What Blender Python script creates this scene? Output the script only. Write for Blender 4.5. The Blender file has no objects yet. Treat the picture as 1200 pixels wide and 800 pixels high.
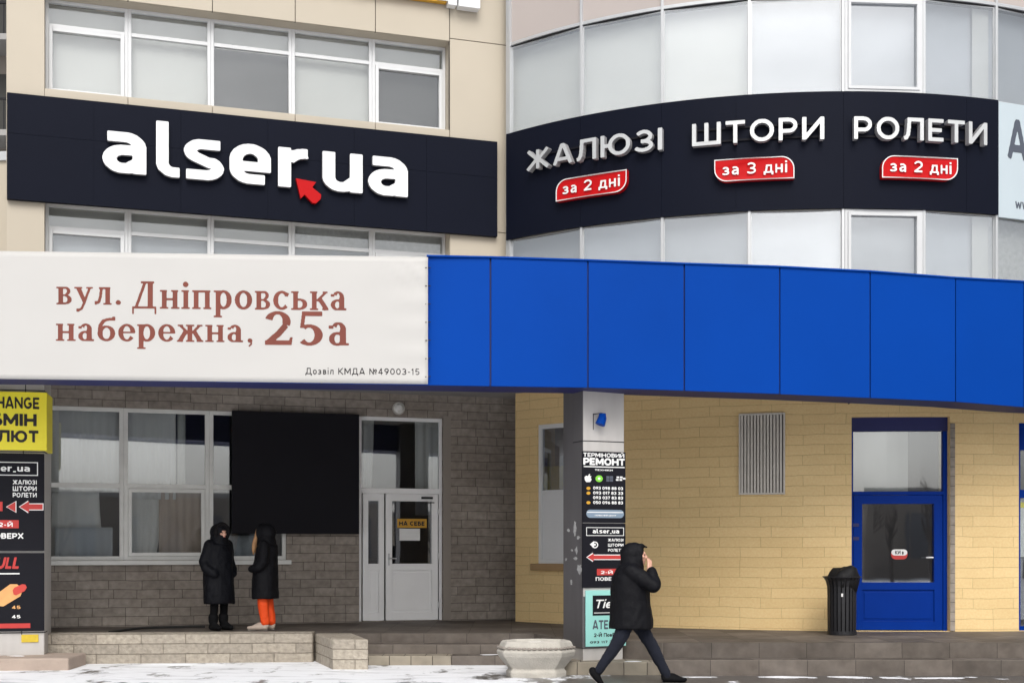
import bpy, bmesh, math, random
import numpy as np
from mathutils import Vector, Matrix, noise
from mathutils.geometry import tessellate_polygon
random.seed(7)
SC = bpy.context.scene
COL = SC.collection
# ---------------------------------------------------------------- camera, sky, sun, exposure
F_PX, CX, HOR, CAM_Z = 1500.0, 600.0, 642.0, 1.63      # focal length and horizon read off the photograph (1200 px wide)
cd = bpy.data.cameras.new('camera'); cam = bpy.data.objects.new('camera', cd); COL.objects.link(cam)
cam.location = (0, 0, CAM_Z); cam.rotation_euler = (math.radians(90), 0, 0)
cd.sensor_width = 36; cd.lens = 45; cd.shift_y = (HOR-400)/1200; cd.clip_end = 2000
SC.camera = cam
W = bpy.data.worlds.new('World'); SC.world = W; W.use_nodes = True
nt = W.node_tree; bg = nt.nodes['Background']
SUN_EL, SUN_ROT = math.radians(45), math.radians(175)
sky = nt.nodes.new('ShaderNodeTexSky'); sky.sky_type = 'NISHITA'; sky.sun_disc = False
sky.sun_elevation = SUN_EL; sky.sun_rotation = SUN_ROT; sky.air_density = 1.0; sky.dust_density = 4.0
hs = nt.nodes.new('ShaderNodeHueSaturation'); hs.inputs['Saturation'].default_value = 0.22
nt.links.new(sky.outputs[0], hs.inputs['Color'])
# layered winter cloud: the sky is brighter and darker in soft banks
wtc = nt.nodes.new('ShaderNodeTexCoord'); wmp = nt.nodes.new('ShaderNodeMapping'); wmp.inputs['Scale'].default_value = (1.6, 1.6, 4.5)
wnz = nt.nodes.new('ShaderNodeTexNoise'); wnz.inputs['Scale'].default_value = 1.5; wnz.inputs['Detail'].default_value = 5; wnz.inputs['Roughness'].default_value = .55
wmr = nt.nodes.new('ShaderNodeMapRange'); wmr.inputs['From Min'].default_value = .3; wmr.inputs['From Max'].default_value = .7; wmr.inputs['To Min'].default_value = .72; wmr.inputs['To Max'].default_value = 1.32
wmx = nt.nodes.new('ShaderNodeVectorMath'); wmx.operation = 'SCALE'
nt.links.new(wtc.outputs['Generated'], wmp.inputs[0]); nt.links.new(wmp.outputs[0], wnz.inputs['Vector']); nt.links.new(wnz.outputs['Fac'], wmr.inputs['Value'])
nt.links.new(hs.outputs[0], wmx.inputs[0]); nt.links.new(wmr.outputs[0], wmx.inputs['Scale']); nt.links.new(wmx.outputs[0], bg.inputs[0])
bg.inputs[1].default_value = 0.10
sl = bpy.data.lights.new('sun', 'SUN'); sl.energy = 1.0; sl.angle = math.radians(36); sl.color = (1, .97, .92)
so = bpy.data.objects.new('sun', sl); COL.objects.link(so)
_d = Vector((math.sin(SUN_ROT)*math.cos(SUN_EL), math.cos(SUN_ROT)*math.cos(SUN_EL), math.sin(SUN_EL)))
so.rotation_euler = _d.to_track_quat('Z', 'Y').to_euler()
vs = SC.view_settings; vs.view_transform = 'Standard'; vs.look = 'None'; vs.gamma = 1; vs.use_curve_mapping = False
vs.exposure = 0.62

# ---------------------------------------------------------------- materials
def s2l(c):
    return tuple(((v/255)/12.92 if v/255 <= .04045 else ((v/255+.055)/1.055)**2.4) for v in c)
def nodes(name):
    m = bpy.data.materials.new(name); m.use_nodes = True
    n = m.node_tree.nodes; return m, n, m.node_tree.links, n['Principled BSDF']
def L(c): return tuple(c)+(1,)
def plain(name, c, rough=.6, var=.12, scale=6, bump=.0, bscale=60, metal=0, spec=.5, stretch=None, coat=0):
    """base colour with soft dirt-like variation, and a little bump"""
    m, n, l, p = nodes(name)
    tc = n.new('ShaderNodeTexCoord'); mp = n.new('ShaderNodeMapping')
    l.new(tc.outputs['Object'], mp.inputs[0])
    if stretch: mp.inputs['Scale'].default_value = stretch
    nz = n.new('ShaderNodeTexNoise'); nz.inputs['Scale'].default_value = scale; nz.inputs['Detail'].default_value = 6
    l.new(mp.outputs[0], nz.inputs['Vector'])
    mx = n.new('ShaderNodeMix'); mx.data_type = 'RGBA'
    mx.inputs['A'].default_value = L([v*(1-var) for v in c]); mx.inputs['B'].default_value = L([min(1, v*(1+var)) for v in c])
    l.new(nz.outputs['Fac'], mx.inputs['Factor']); l.new(mx.outputs['Result'], p.inputs['Base Color'])
    p.inputs['Roughness'].default_value = rough; p.inputs['Metallic'].default_value = metal
    p.inputs['Specular IOR Level'].default_value = spec; p.inputs['Coat Weight'].default_value = coat
    if bump:
        b = n.new('ShaderNodeTexNoise'); b.inputs['Scale'].default_value = bscale; b.inputs['Detail'].default_value = 5
        l.new(mp.outputs[0], b.inputs['Vector'])
        bp = n.new('ShaderNodeBump'); bp.inputs['Strength'].default_value = bump; bp.inputs['Distance'].default_value = .01
        l.new(b.outputs['Fac'], bp.inputs['Height']); l.new(bp.outputs[0], p.inputs['Normal'])
    return m
def bricks(name, c1, c2, cm, bw, bh, mortar, bump=.5, rough=.85, rock=.3, rscale=14, stain=.25, stainscale=.7, stc=None, squash=1, dist=.02, offs=.5, ov=.45):
    """courses laid along the UV map, which is in metres; bump for joints and stone faces, large soft stains"""
    m, n, l, p = nodes(name)
    uv = n.new('ShaderNodeUVMap')
    wob = n.new('ShaderNodeTexNoise'); wob.inputs['Scale'].default_value = 2.2; wob.inputs['Detail'].default_value = 3
    l.new(uv.outputs[0], wob.inputs['Vector'])
    wa = n.new('ShaderNodeVectorMath'); wa.operation = 'SCALE'; wa.inputs['Scale'].default_value = dist
    l.new(wob.outputs['Color'], wa.inputs[0])
    ad = n.new('ShaderNodeVectorMath'); l.new(uv.outputs[0], ad.inputs[0]); l.new(wa.outputs[0], ad.inputs[1])
    bt = n.new('ShaderNodeTexBrick'); bt.inputs['Scale'].default_value = 1
    bt.inputs['Brick Width'].default_value = bw; bt.inputs['Row Height'].default_value = bh
    bt.inputs['Mortar Size'].default_value = mortar; bt.inputs['Mortar Smooth'].default_value = .35; bt.inputs['Bias'].default_value = 0
    bt.offset = offs; bt.squash = squash; bt.squash_frequency = 3
    bt.inputs['Color1'].default_value = L(c1); bt.inputs['Color2'].default_value = L(c2); bt.inputs['Mortar'].default_value = L(cm)
    l.new(ad.outputs[0], bt.inputs['Vector'])
    nz = n.new('ShaderNodeTexNoise'); nz.inputs['Scale'].default_value = rscale; nz.inputs['Detail'].default_value = 8
    l.new(uv.outputs[0], nz.inputs['Vector'])
    st = n.new('ShaderNodeTexNoise'); st.inputs['Scale'].default_value = stainscale; st.inputs['Detail'].default_value = 7; st.inputs['Roughness'].default_value = .65
    l.new(uv.outputs[0], st.inputs['Vector'])
    rp = n.new('ShaderNodeValToRGB'); rp.color_ramp.elements[0].position = .35; rp.color_ramp.elements[1].position = .7
    l.new(st.outputs['Fac'], rp.inputs[0])
    mx = n.new('ShaderNodeMix'); mx.data_type = 'RGBA'; mx.blend_type = 'MULTIPLY'
    f = n.new('ShaderNodeMath'); f.operation = 'MULTIPLY'; f.inputs[1].default_value = stain; l.new(rp.outputs[0], f.inputs[0])
    l.new(f.outputs[0], mx.inputs['Factor']); l.new(bt.outputs['Color'], mx.inputs['A']); mx.inputs['B'].default_value = L(stc or (.35, .3, .26))
    m2 = n.new('ShaderNodeMix'); m2.data_type = 'RGBA'; m2.blend_type = 'OVERLAY'; m2.inputs['Factor'].default_value = ov
    l.new(mx.outputs['Result'], m2.inputs['A']); l.new(nz.outputs['Fac'], m2.inputs['B'])
    l.new(m2.outputs['Result'], p.inputs['Base Color'])
    p.inputs['Roughness'].default_value = rough; p.inputs['Specular IOR Level'].default_value = .3
    inv = n.new('ShaderNodeMath'); inv.operation = 'MULTIPLY_ADD'; inv.inputs[1].default_value = -1; inv.inputs[2].default_value = 1
    l.new(bt.outputs['Fac'], inv.inputs[0])
    sm = n.new('ShaderNodeMath'); sm.operation = 'MULTIPLY_ADD'; sm.inputs[1].default_value = rock
    l.new(nz.outputs['Fac'], sm.inputs[0]); l.new(inv.outputs[0], sm.inputs[2])
    bp = n.new('ShaderNodeBump'); bp.inputs['Strength'].default_value = bump; bp.inputs['Distance'].default_value = .02
    l.new(sm.outputs[0], bp.inputs['Height']); l.new(bp.outputs[0], p.inputs['Normal'])
    return m
def glass(name, tint=(.82, .87, .87), boost=.12, rough=.012, wave=.0):
    """a real pane: mirrors by Fresnel, otherwise lets the view through"""
    m = bpy.data.materials.new(name); m.use_nodes = True; n = m.node_tree.nodes; l = m.node_tree.links
    n.remove(n['Principled BSDF']); out = n['Material Output']
    tr = n.new('ShaderNodeBsdfTransparent'); tr.inputs[0].default_value = L(tint)
    gl = n.new('ShaderNodeBsdfGlossy'); gl.inputs['Roughness'].default_value = rough; gl.inputs[0].default_value = (.95, .97, 1, 1)
    ge = n.new('ShaderNodeNewGeometry'); dt = n.new('ShaderNodeVectorMath'); dt.operation = 'DOT_PRODUCT'
    l.new(ge.outputs['Normal'], dt.inputs[0]); l.new(ge.outputs['Incoming'], dt.inputs[1])     # Schlick's law, the same from both sides of the pane
    def mth(op, x, b=None, c=None):
        q = n.new('ShaderNodeMath'); q.operation = op; l.new(x, q.inputs[0])
        if b is not None: q.inputs[1].default_value = b
        if c is not None: q.inputs[2].default_value = c
        return q
    ab = mth('ABSOLUTE', dt.outputs['Value']); iv = mth('MULTIPLY_ADD', ab.outputs[0], -1, 1); pw = mth('POWER', iv.outputs[0], 5)
    mt = mth('MULTIPLY_ADD', pw.outputs[0], .95, boost+.04); mt.use_clamp = True
    if wave:
        tc = n.new('ShaderNodeTexCoord'); nz = n.new('ShaderNodeTexNoise'); nz.inputs['Scale'].default_value = .9
        l.new(tc.outputs['Object'], nz.inputs['Vector'])
        bp = n.new('ShaderNodeBump'); bp.inputs['Strength'].default_value = wave; bp.inputs['Distance'].default_value = .05
        l.new(nz.outputs['Fac'], bp.inputs['Height']); l.new(bp.outputs[0], gl.inputs['Normal'])
    mx = n.new('ShaderNodeMixShader'); l.new(mt.outputs[0], mx.inputs[0]); l.new(tr.outputs[0], mx.inputs[1]); l.new(gl.outputs[0], mx.inputs[2])
    l.new(mx.outputs[0], out.inputs[0]); return m
M = {}
M['navy'] = plain('navy_composite', s2l((13, 17, 31)), .55, .12, 1.2, spec=.09)
M['white_letter'] = plain('white_acrylic', (.84, .85, .87), .35, .03, 2)
M['metal_letter'] = plain('pale_metal', (.6, .61, .61), .38, .08, 4, metal=.5)
M['letter_side'] = plain('grey_return', (.34, .34, .35), .5, .1, 5)
M['red'] = plain('red_acrylic', (.50, .004, .006), .45, .05, 3, spec=.15)
M['red_print'] = plain('red_print', (.5, .035, .03), .6, .08, 20)
M['cream'] = plain('cream_cladding', s2l((186, 176, 159)), .55, .07, .9, .05, 3)
M['joint'] = plain('dark_joint', (.05, .045, .04), .9)
M['pvc'] = plain('white_frame', (.68, .69, .7), .35, .05, 3)
M['door_pvc'] = plain('door_plastic', (.9, .9, .9), .4, .05, 3)
M['pvc_old'] = plain('old_white_frame', (.74, .74, .71), .45, .14, 5)
M['alu'] = plain('aluminium', (.56, .57, .58), .4, .08, 3, metal=.5)
M['blind'] = plain('pale_blind', (.5, .5, .475), .85, .09, .8)
M['blind_cool'] = plain('cool_blind', (.42, .44, .47), .85, .08, 1)
M['blind_grey'] = plain('grey_blind', (.055, .054, .05), .85, .05, 1)
M['spandrel'] = plain('spandrel_glass', s2l((180, 170, 165)), .16, .06, .8, spec=.6)
M['glass'] = glass('window_glass', (.95, .96, .96), boost=.05, wave=.012)
M['blind_bay'] = plain('bay_blind', (.78, .775, .735), .85, .05, 1.1)
M['glass_bay'] = glass('bay_glass', (.95, .96, .96), boost=.18, wave=.01)
M['glass_clear'] = glass('shop_glass', (.93, .95, .95), .10, .02, .02)
M['glass_dark'] = glass('door_glass', (.7, .72, .75), .2, .02, .03)
M['stone'] = bricks('grey_stone_courses', s2l((162, 153, 144)), s2l((145, 137, 129)), s2l((90, 84, 79)), .50, .142, .005, .32, .9, .5, 10, .45, .55, dist=.03, squash=.7)
M['yellow'] = bricks('yellow_painted_blocks', s2l((233, 205, 152)), s2l((226, 198, 145)), s2l((190, 164, 117)), .62, .152, .003, .5, .6, .22, 30, .3, .5, (.74, .62, .48), dist=.045, squash=1.5, ov=.2)
M['rough_stone'] = bricks('split_face_stone', s2l((180, 171, 157)), s2l((160, 152, 140)), s2l((130, 121, 109)), .62, .142, .006, 1.0, .9, 1.6, 16, .35, .8, (.5, .46, .42))
M['slab'] = bricks('dark_stone_slabs', s2l((116, 108, 101)), s2l((92, 85, 79)), s2l((60, 55, 51)), .62, .6, .004, .3, .7, .5, 5, .7, 1.5, (.5, .46, .42), offs=0)
M['pale_slab'] = bricks('pale_stone_slabs', s2l((158, 150, 135)), s2l((138, 130, 118)), s2l((70, 64, 58)), .30, .6, .006, .5, .8, .5, 6, .5, 1.5, (.5, .46, .42), offs=0)
M['blue'] = plain('blue_panel', s2l((0, 60, 148)), .45, .16, .45, .3, .55, spec=.06)
M['blue_door'] = plain('blue_door_paint', s2l((0, 46, 134)), .45, .1, 3, .03, 20, spec=.08)
M['blue_dark'] = plain('dark_blue_beam', s2l((26, 32, 92)), .6, .12, 2)
M['soffit'] = plain('grey_soffit', (.34, .33, .32), .8, .15, 1.5)
M['steel'] = plain('column_sheet', (.5, .48, .46), .5, .16, 2.5, metal=.1, stretch=(3, 3, .5))
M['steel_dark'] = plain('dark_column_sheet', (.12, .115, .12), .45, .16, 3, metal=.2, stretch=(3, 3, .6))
M['black'] = plain('black_board', s2l((22, 21, 27)), .75, .08, 2, spec=.2)
M['black_print'] = plain('black_print', s2l((22, 22, 29)), .6, .08, 6, spec=.15)
M['ink'] = plain('dark_ink', s2l((35, 30, 32)), .6, .1, 10)
M['white_print'] = plain('white_print', (.78, .78, .77), .6, .05, 10)
M['yellow_print'] = plain('yellow_print', (1, .85, .04), .5, .04, 3)
M['ochre_print'] = plain('ochre_print', s2l((200, 150, 40)), .6, .08, 20)
M['teal_print'] = plain('teal_print', s2l((150, 212, 204)), .5, .05, 3)
M['paleblue'] = plain('pale_blue_board', s2l((184, 196, 202)), .5, .04, 2)
M['grey_ink'] = plain('grey_ink', s2l((76, 82, 94)), .6, .08, 8)
M['pill'] = plain('blue_grey_print', s2l((122, 140, 158)), .5, .06, 8)
M['green_print'] = plain('green_print', s2l((125, 205, 60)), .5, .05, 8)
M['banner'] = plain('banner_vinyl', s2l((187, 185, 182)), .55, .03, .9, .10, 1.6)
M['brown_print'] = plain('faded_brown_print', s2l((116, 58, 46)), .75, .28, 3)
M['bun'] = plain('bun_print', s2l((224, 166, 104)), .6, .3, 5)
M['sausage'] = plain('sausage_print', s2l((196, 62, 52)), .5, .12, 8)
M['snow'] = plain('snow', (.86, .87, .9), .8, .04, 8, .3, 30)
M['concrete'] = plain('pale_concrete', s2l((184, 179, 170)), .95, .24, 7, .9, 45)
M['soil'] = plain('dark_soil', (.09, .075, .06), 1, .3, 20, .6, 40)
M['kerb'] = plain('kerb_stone', s2l((168, 152, 140)), .9, .22, 4, .6, 25)
M['bin'] = plain('black_bin_metal', (.012, .012, .015), .45, .2, 8)
M['vent'] = plain('vent_slats', (.58, .55, .5), .5, .12, 5)
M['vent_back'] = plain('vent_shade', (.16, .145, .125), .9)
M['alu_white'] = plain('white_aluminium', (.6, .61, .62), .4, .06, 3)
M['dark'] = plain('dark_gap', (.02, .02, .022), .9)
M['room'] = plain('room_wall', (.17, .17, .18), .9, .3, .6)
M['curtain'] = plain('white_curtain', (.72, .71, .7), .9, .08, 2, stretch=(6, 6, .4))
M['tan_curtain'] = plain('tan_curtain', (.5, .4, .34), .9, .1, 2)
M['bin_bag'] = plain('black_plastic_bag', (.009, .009, .010), .6, .2, 8, .5, 25, spec=.2)
M['bark'] = plain('grey_bark', (.10, .085, .075), .95, .3, 6)
M['cable'] = plain('black_cable', (.02, .02, .02), .6)
M['coat'] = plain('black_coat', (.0042, .0042, .006), .65, .25, 7, .5, 40, spec=.17)
M['coat_navy'] = plain('dark_navy_coat', (.004, .0044, .007), .6, .25, 7, .5, 40, spec=.17)
M['fur'] = plain('black_fur', (.012, .011, .012), .95, .4, 40, 1, 70, spec=.15)
M['jeans'] = plain('dark_jeans', (.0055, .0075, .017), .95, .25, 9, .3, 90)
M['black_cloth'] = plain('black_leggings', (.006, .006, .007), .9, .2, 9, spec=.1)
M['orange'] = plain('orange_trousers', s2l((238, 78, 14)), .75, .1, 9, .25, 30)
M['skin'] = plain('skin', s2l((206, 158, 136)), .55, .06, 20)
M['hair'] = plain('blond_hair', s2l((170, 128, 88)), .6, .3, 30, .5, 60, stretch=(8, 8, 1))
M['shoe_beige'] = plain('beige_shoe', s2l((184, 168, 154)), .7, .08, 15)
M['shoe_black'] = plain('black_shoe', (.005, .005, .006), .8, .15, 10, spec=.15)
M['sole'] = plain('pale_sole', (.5, .46, .42), .8)
M['eye'] = plain('eye', (.02, .015, .012), .2)
M['lips'] = plain('lips', s2l((170, 95, 88)), .5)
M['plaster'] = plain('grey_plaster', s2l((146, 138, 130)), .9, .15, .4)
M['lamp_white'] = plain('lamp_plastic', (.5, .48, .44), .4, .1, 10)
M['scrap'] = plain('weathered_paper', (.36, .36, .36), .9, .4, 30)
M['tag_yellow'] = plain('faded_yellow', s2l((205, 178, 52)), .7, .15, 20)
M['sill'] = plain('brown_sill', s2l((160, 130, 92)), .6, .15, 5)
M['lace'] = plain('lace_curtain', (.55, .55, .54), .9, .25, 14)

def ground_mat():
    """wet dark paving under trodden snow: snow lies thick to the left, thins out to wet asphalt on the right"""
    m, n, l, p = nodes('paving_with_snow')
    tc = n.new('ShaderNodeNewGeometry'); sx = n.new('ShaderNodeSeparateXYZ'); l.new(tc.outputs['Position'], sx.inputs[0])
    mp = n.new('ShaderNodeMapping'); mp.inputs['Scale'].default_value = (1.3, .75, 1); l.new(tc.outputs['Position'], mp.inputs[0])
    n1 = n.new('ShaderNodeTexNoise'); n1.inputs['Scale'].default_value = 1.6; n1.inputs['Detail'].default_value = 9; n1.inputs['Roughness'].default_value = .68
    l.new(mp.outputs[0], n1.inputs['Vector'])
    rr = n.new('ShaderNodeMapRange'); rr.inputs['From Min'].default_value = -.3; rr.inputs['From Max'].default_value = 1.3
    rr.inputs['To Min'].default_value = 1; rr.inputs['To Max'].default_value = 0; l.new(sx.outputs['X'], rr.inputs['Value'])
    yr = n.new('ShaderNodeMapRange'); yr.inputs['From Min'].default_value = 14.6; yr.inputs['From Max'].default_value = 13.6  # unseen ground nearer the camera is mostly snow, added to bounce light under the canopy
    yr.inputs['To Min'].default_value = 0; yr.inputs['To Max'].default_value = 1; l.new(sx.outputs['Y'], yr.inputs['Value'])
    mxx = n.new('ShaderNodeMath'); mxx.operation = 'MAXIMUM'; l.new(rr.outputs[0], mxx.inputs[0]); l.new(yr.outputs[0], mxx.inputs[1])
    rs = n.new('ShaderNodeMath'); rs.operation = 'MULTIPLY_ADD'; rs.inputs[1].default_value = .245; rs.inputs[2].default_value = -.14; l.new(mxx.outputs[0], rs.inputs[0])
    a = n.new('ShaderNodeMath'); a.operation = 'ADD'; l.new(n1.outputs['Fac'], a.inputs[0]); l.new(rs.outputs[0], a.inputs[1])
    rp = n.new('ShaderNodeValToRGB'); rp.color_ramp.elements[0].position = .465; rp.color_ramp.elements[1].position = .545
    l.new(a.outputs[0], rp.inputs[0])
    n2 = n.new('ShaderNodeTexNoise'); n2.inputs['Scale'].default_value = 5; n2.inputs['Detail'].default_value = 8; l.new(tc.outputs['Position'], n2.inputs['Vector'])
    wet = n.new('ShaderNodeMix'); wet.data_type = 'RGBA'; wet.inputs['A'].default_value = (.055, .05, .048, 1); wet.inputs['B'].default_value = (.15, .14, .135, 1); l.new(n2.outputs['Fac'], wet.inputs['Factor'])
    mx = n.new('ShaderNodeMix'); mx.data_type = 'RGBA'; l.new(rp.outputs[0], mx.inputs['Factor']); l.new(wet.outputs['Result'], mx.inputs['A'])
    m5 = n.new('ShaderNodeMapping'); m5.inputs['Scale'].default_value = (.8, 3.2, 1); l.new(tc.outputs['Position'], m5.inputs[0])
    n5 = n.new('ShaderNodeTexNoise'); n5.inputs['Scale'].default_value = 1.5; n5.inputs['Detail'].default_value = 7; n5.inputs['Roughness'].default_value = .65; l.new(m5.outputs[0], n5.inputs['Vector'])
    r5 = n.new('ShaderNodeValToRGB'); r5.color_ramp.elements[0].position = .30; r5.color_ramp.elements[0].color = (.5, .5, .52, 1); r5.color_ramp.elements[1].position = .48; r5.color_ramp.elements[1].color = (.86, .87, .9, 1); l.new(n5.outputs['Fac'], r5.inputs[0])
    l.new(r5.outputs[0], mx.inputs['B']); l.new(mx.outputs['Result'], p.inputs['Base Color'])
    rg = n.new('ShaderNodeMapRange'); rg.inputs['To Min'].default_value = .28; rg.inputs['To Max'].default_value = .85; l.new(rp.outputs[0], rg.inputs['Value']); l.new(rg.outputs[0], p.inputs['Roughness'])
    bp = n.new('ShaderNodeBump'); bp.inputs['Strength'].default_value = .7; bp.inputs['Distance'].default_value = .04; l.new(a.outputs[0], bp.inputs['Height']); l.new(bp.outputs[0], p.inputs['Normal'])
    return m
M['ground'] = ground_mat()

# ---------------------------------------------------------------- surfaces of the building
class Flat:
    """vertical plane: u metres along it, z height, d metres out towards the street"""
    def __init__(s, o, t): s.o = Vector(o); s.t = Vector(t).normalized(); s.n = Vector((s.t.y, -s.t.x)); s.curved = False
    def m(s, u, z, d): q = s.o+s.t*u+s.n*d; return (q.x, q.y, z)
    def pix(s, x, y, d=0):                       # where the sight line through a photo pixel meets the surface
        r = Vector(((x-CX)/F_PX, 1)); o = s.o+s.n*d; k = o.dot(s.n)/r.dot(s.n); q = r*k
        return (q-o).dot(s.t), CAM_Z+(HOR-y)/F_PX*k
class Drum:
    """vertical cylinder bulging towards the street: u is arc length on radius R"""
    def __init__(s, c, R): s.c = Vector(c); s.R = R; s.curved = True
    def m(s, u, z, d): a = u/s.R; r = s.R+d; return (s.c.x+r*math.sin(a), s.c.y-r*math.cos(a), z)
    def pix(s, x, y, d=0):
        r = Vector(((x-CX)/F_PX, 1)); A = r.dot(r); B = r.dot(s.c); C = s.c.dot(s.c)-(s.R+d)**2
        k = (B-math.sqrt(max(0, B*B-A*C)))/A; q = r*k
        return math.atan2(q.x-s.c.x, s.c.y-q.y)*s.R, CAM_Z+(HOR-y)/F_PX*k
def rect(fr, x0, y0, x1, y1, d=0):
    xm, ym = (x0+x1)/2, (y0+y1)/2
    return fr.pix(x0, ym, d)[0], fr.pix(x1, ym, d)[0], fr.pix(xm, y1, d)[1], fr.pix(xm, y0, d)[1]   # u0,u1,z0,z1
_t = Vector((.9525, .3046)).normalized(); _n = Vector((_t.y, -_t.x))
A = Flat(Vector((-7.718, 19.557))-_n*.1, _t)            # flat wing on the left
C = Drum((5.189, 27.558), 7.76)                          # upper storeys of the round wing
Y = Drum((6.2, 27.35), 8.5)                              # its ground floor wall
WF = Flat((0, 0), (1, 0))                                # world axes: u = x, d = -y

class MB:
    def __init__(s): s.v = []; s.f = []; s.uv = []; s.mi = []
    def q(s, pts, uvs, mi=0):
        k = len(s.v); s.v += [tuple(p) for p in pts]; s.f.append(tuple(range(k, k+len(pts)))); s.uv += list(uvs); s.mi.append(mi)
    def box(s, fr, u0, u1, z0, z1, d0, d1, mi=0, ends=True):
        if u1 < u0: u0, u1 = u1, u0
        if z1 < z0: z0, z1 = z1, z0
        if d1 < d0: d0, d1 = d1, d0
        n = max(1, math.ceil((u1-u0)/.18)) if fr.curved else 1
        us = [u0+(u1-u0)*i/n for i in range(n+1)]; m = fr.m
        for a, b in zip(us, us[1:]):
            s.q([m(a, z0, d1), m(b, z0, d1), m(b, z1, d1), m(a, z1, d1)], [(a, z0), (b, z0), (b, z1), (a, z1)], mi)
            s.q([m(b, z0, d0), m(a, z0, d0), m(a, z1, d0), m(b, z1, d0)], [(b, z0), (a, z0), (a, z1), (b, z1)], mi)
            s.q([m(a, z1, d1), m(b, z1, d1), m(b, z1, d0), m(a, z1, d0)], [(a, d1), (b, d1), (b, d0), (a, d0)], mi)
            s.q([m(a, z0, d0), m(b, z0, d0), m(b, z0, d1), m(a, z0, d1)], [(a, d0), (b, d0), (b, d1), (a, d1)], mi)
        s.q([m(u0, z0, d0), m(u0, z0, d1), m(u0, z1, d1), m(u0, z1, d0)], [(d0, z0), (d1, z0), (d1, z1), (d0, z1)], mi)
        s.q([m(u1, z0, d1), m(u1, z0, d0), m(u1, z1, d0), m(u1, z1, d1)], [(-d1, z0), (-d0, z0), (-d0, z1), (-d1, z1)], mi)
    def holed(s, fr, u0, u1, z0, z1, d0, d1, holes, mi=0):
        """a wall with rectangular openings, their reveals included"""
        us = sorted({u0, u1, *[h[i] for h in holes for i in (0, 1) if u0 < h[i] < u1]}); zs = sorted({z0, z1, *[h[i] for h in holes for i in (2, 3) if z0 < h[i] < z1]})
        if fr.curved:
            x = []
            for a, b in zip(us, us[1:]):
                n = max(1, math.ceil((b-a)/.18)); x += [a+(b-a)*i/n for i in range(n)]
            us = x+[us[-1]]
        def solid(i, j):
            if not (0 <= i < len(us)-1 and 0 <= j < len(zs)-1): return False
            a, b = (us[i]+us[i+1])/2, (zs[j]+zs[j+1])/2
            return not any(h[0] < a < h[1] and h[2] < b < h[3] for h in holes)
        m = fr.m
        for i in range(len(us)-1):
            for j in range(len(zs)-1):
                if not solid(i, j): continue
                a, b, c, e = us[i], us[i+1], zs[j], zs[j+1]
                s.q([m(a, c, d1), m(b, c, d1), m(b, e, d1), m(a, e, d1)], [(a, c), (b, c), (b, e), (a, e)], mi)
                s.q([m(b, c, d0), m(a, c, d0), m(a, e, d0), m(b, e, d0)], [(b, c), (a, c), (a, e), (b, e)], mi)
                if not solid(i-1, j): s.q([m(a, c, d0), m(a, c, d1), m(a, e, d1), m(a, e, d0)], [(d0, c), (d1, c), (d1, e), (d0, e)], mi)
                if not solid(i+1, j): s.q([m(b, c, d1), m(b, c, d0), m(b, e, d0), m(b, e, d1)], [(-d1, c), (-d0, c), (-d0, e), (-d1, e)], mi)
                if not solid(i, j-1): s.q([m(a, c, d0), m(b, c, d0), m(b, c, d1), m(a, c, d1)], [(a, d0), (b, d0), (b, d1), (a, d1)], mi)
                if not solid(i, j+1): s.q([m(a, e, d1), m(b, e, d1), m(b, e, d0), m(a, e, d0)], [(a, d1), (b, d1), (b, d0), (a, d0)], mi)
    def prism(s, pts, z0, z1, mi=0, zt=None):
        """upright prism over a plan polygon (anticlockwise seen from above); zt gives each corner its own top"""
        n = len(pts); zt = zt or [z1]*n; z0l = z0 if isinstance(z0, list) else [z0]*n; acc = 0
        s.q([(p[0], p[1], t) for p, t in zip(pts, zt)], [(p[0], p[1]) for p in pts], mi)
        s.q([(p[0], p[1], b) for p, b in list(zip(pts, z0l))[::-1]], [(p[0], p[1]) for p in pts[::-1]], mi)
        for i in range(n):
            p, r = pts[i], pts[(i+1) % n]; w = math.hypot(r[0]-p[0], r[1]-p[1]); j = (i+1) % n
            s.q([(p[0], p[1], z0l[i]), (r[0], r[1], z0l[j]), (r[0], r[1], zt[j]), (p[0], p[1], zt[i])], [(acc, z0l[i]), (acc+w, z0l[j]), (acc+w, zt[j]), (acc, zt[i])], mi); acc += w
    def tube(s, pts, r, seg=8, mi=0, r2=None):
        pts = [Vector(p) for p in pts]; rings = []
        for i, p in enumerate(pts):
            t = (pts[min(i+1, len(pts)-1)]-pts[max(i-1, 0)]).normalized()
            x = t.cross(Vector((.13, .27, 1))).normalized(); y = t.cross(x); rr = r if r2 is None else r+(r2-r)*i/(len(pts)-1)
            rings.append([p+(x*math.cos(a)+y*math.sin(a))*rr for a in [2*math.pi*k/seg for k in range(seg)]])
        for a, b in zip(rings, rings[1:]):
            for k in range(seg): s.q([a[k], a[(k+1) % seg], b[(k+1) % seg], b[k]], [(0, 0)]*4, mi)
        s.q(rings[0][::-1], [(0, 0)]*seg, mi); s.q(rings[-1], [(0, 0)]*seg, mi)
    def beads(s, pts, r, seg=7, mi=0):
        n = len(pts); rings = []
        for i in range(n):
            p = Vector(pts[i]); t = (Vector(pts[(i+1) % n])-Vector(pts[i-1])).normalized(); x = t.cross(Vector((0, 0, 1))).normalized(); rr = r*(1, .8, .25, .8)[i % 4]
            rings.append([p+(x*math.cos(2*math.pi*k/seg)+Vector((0, 0, 1))*math.sin(2*math.pi*k/seg))*rr for k in range(seg)])
        for i in range(n):
            a, b = rings[i], rings[(i+1) % n]
            for k in range(seg): s.q([a[k], a[(k+1) % seg], b[(k+1) % seg], b[k]], [(0, 0)]*4, mi)
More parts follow.
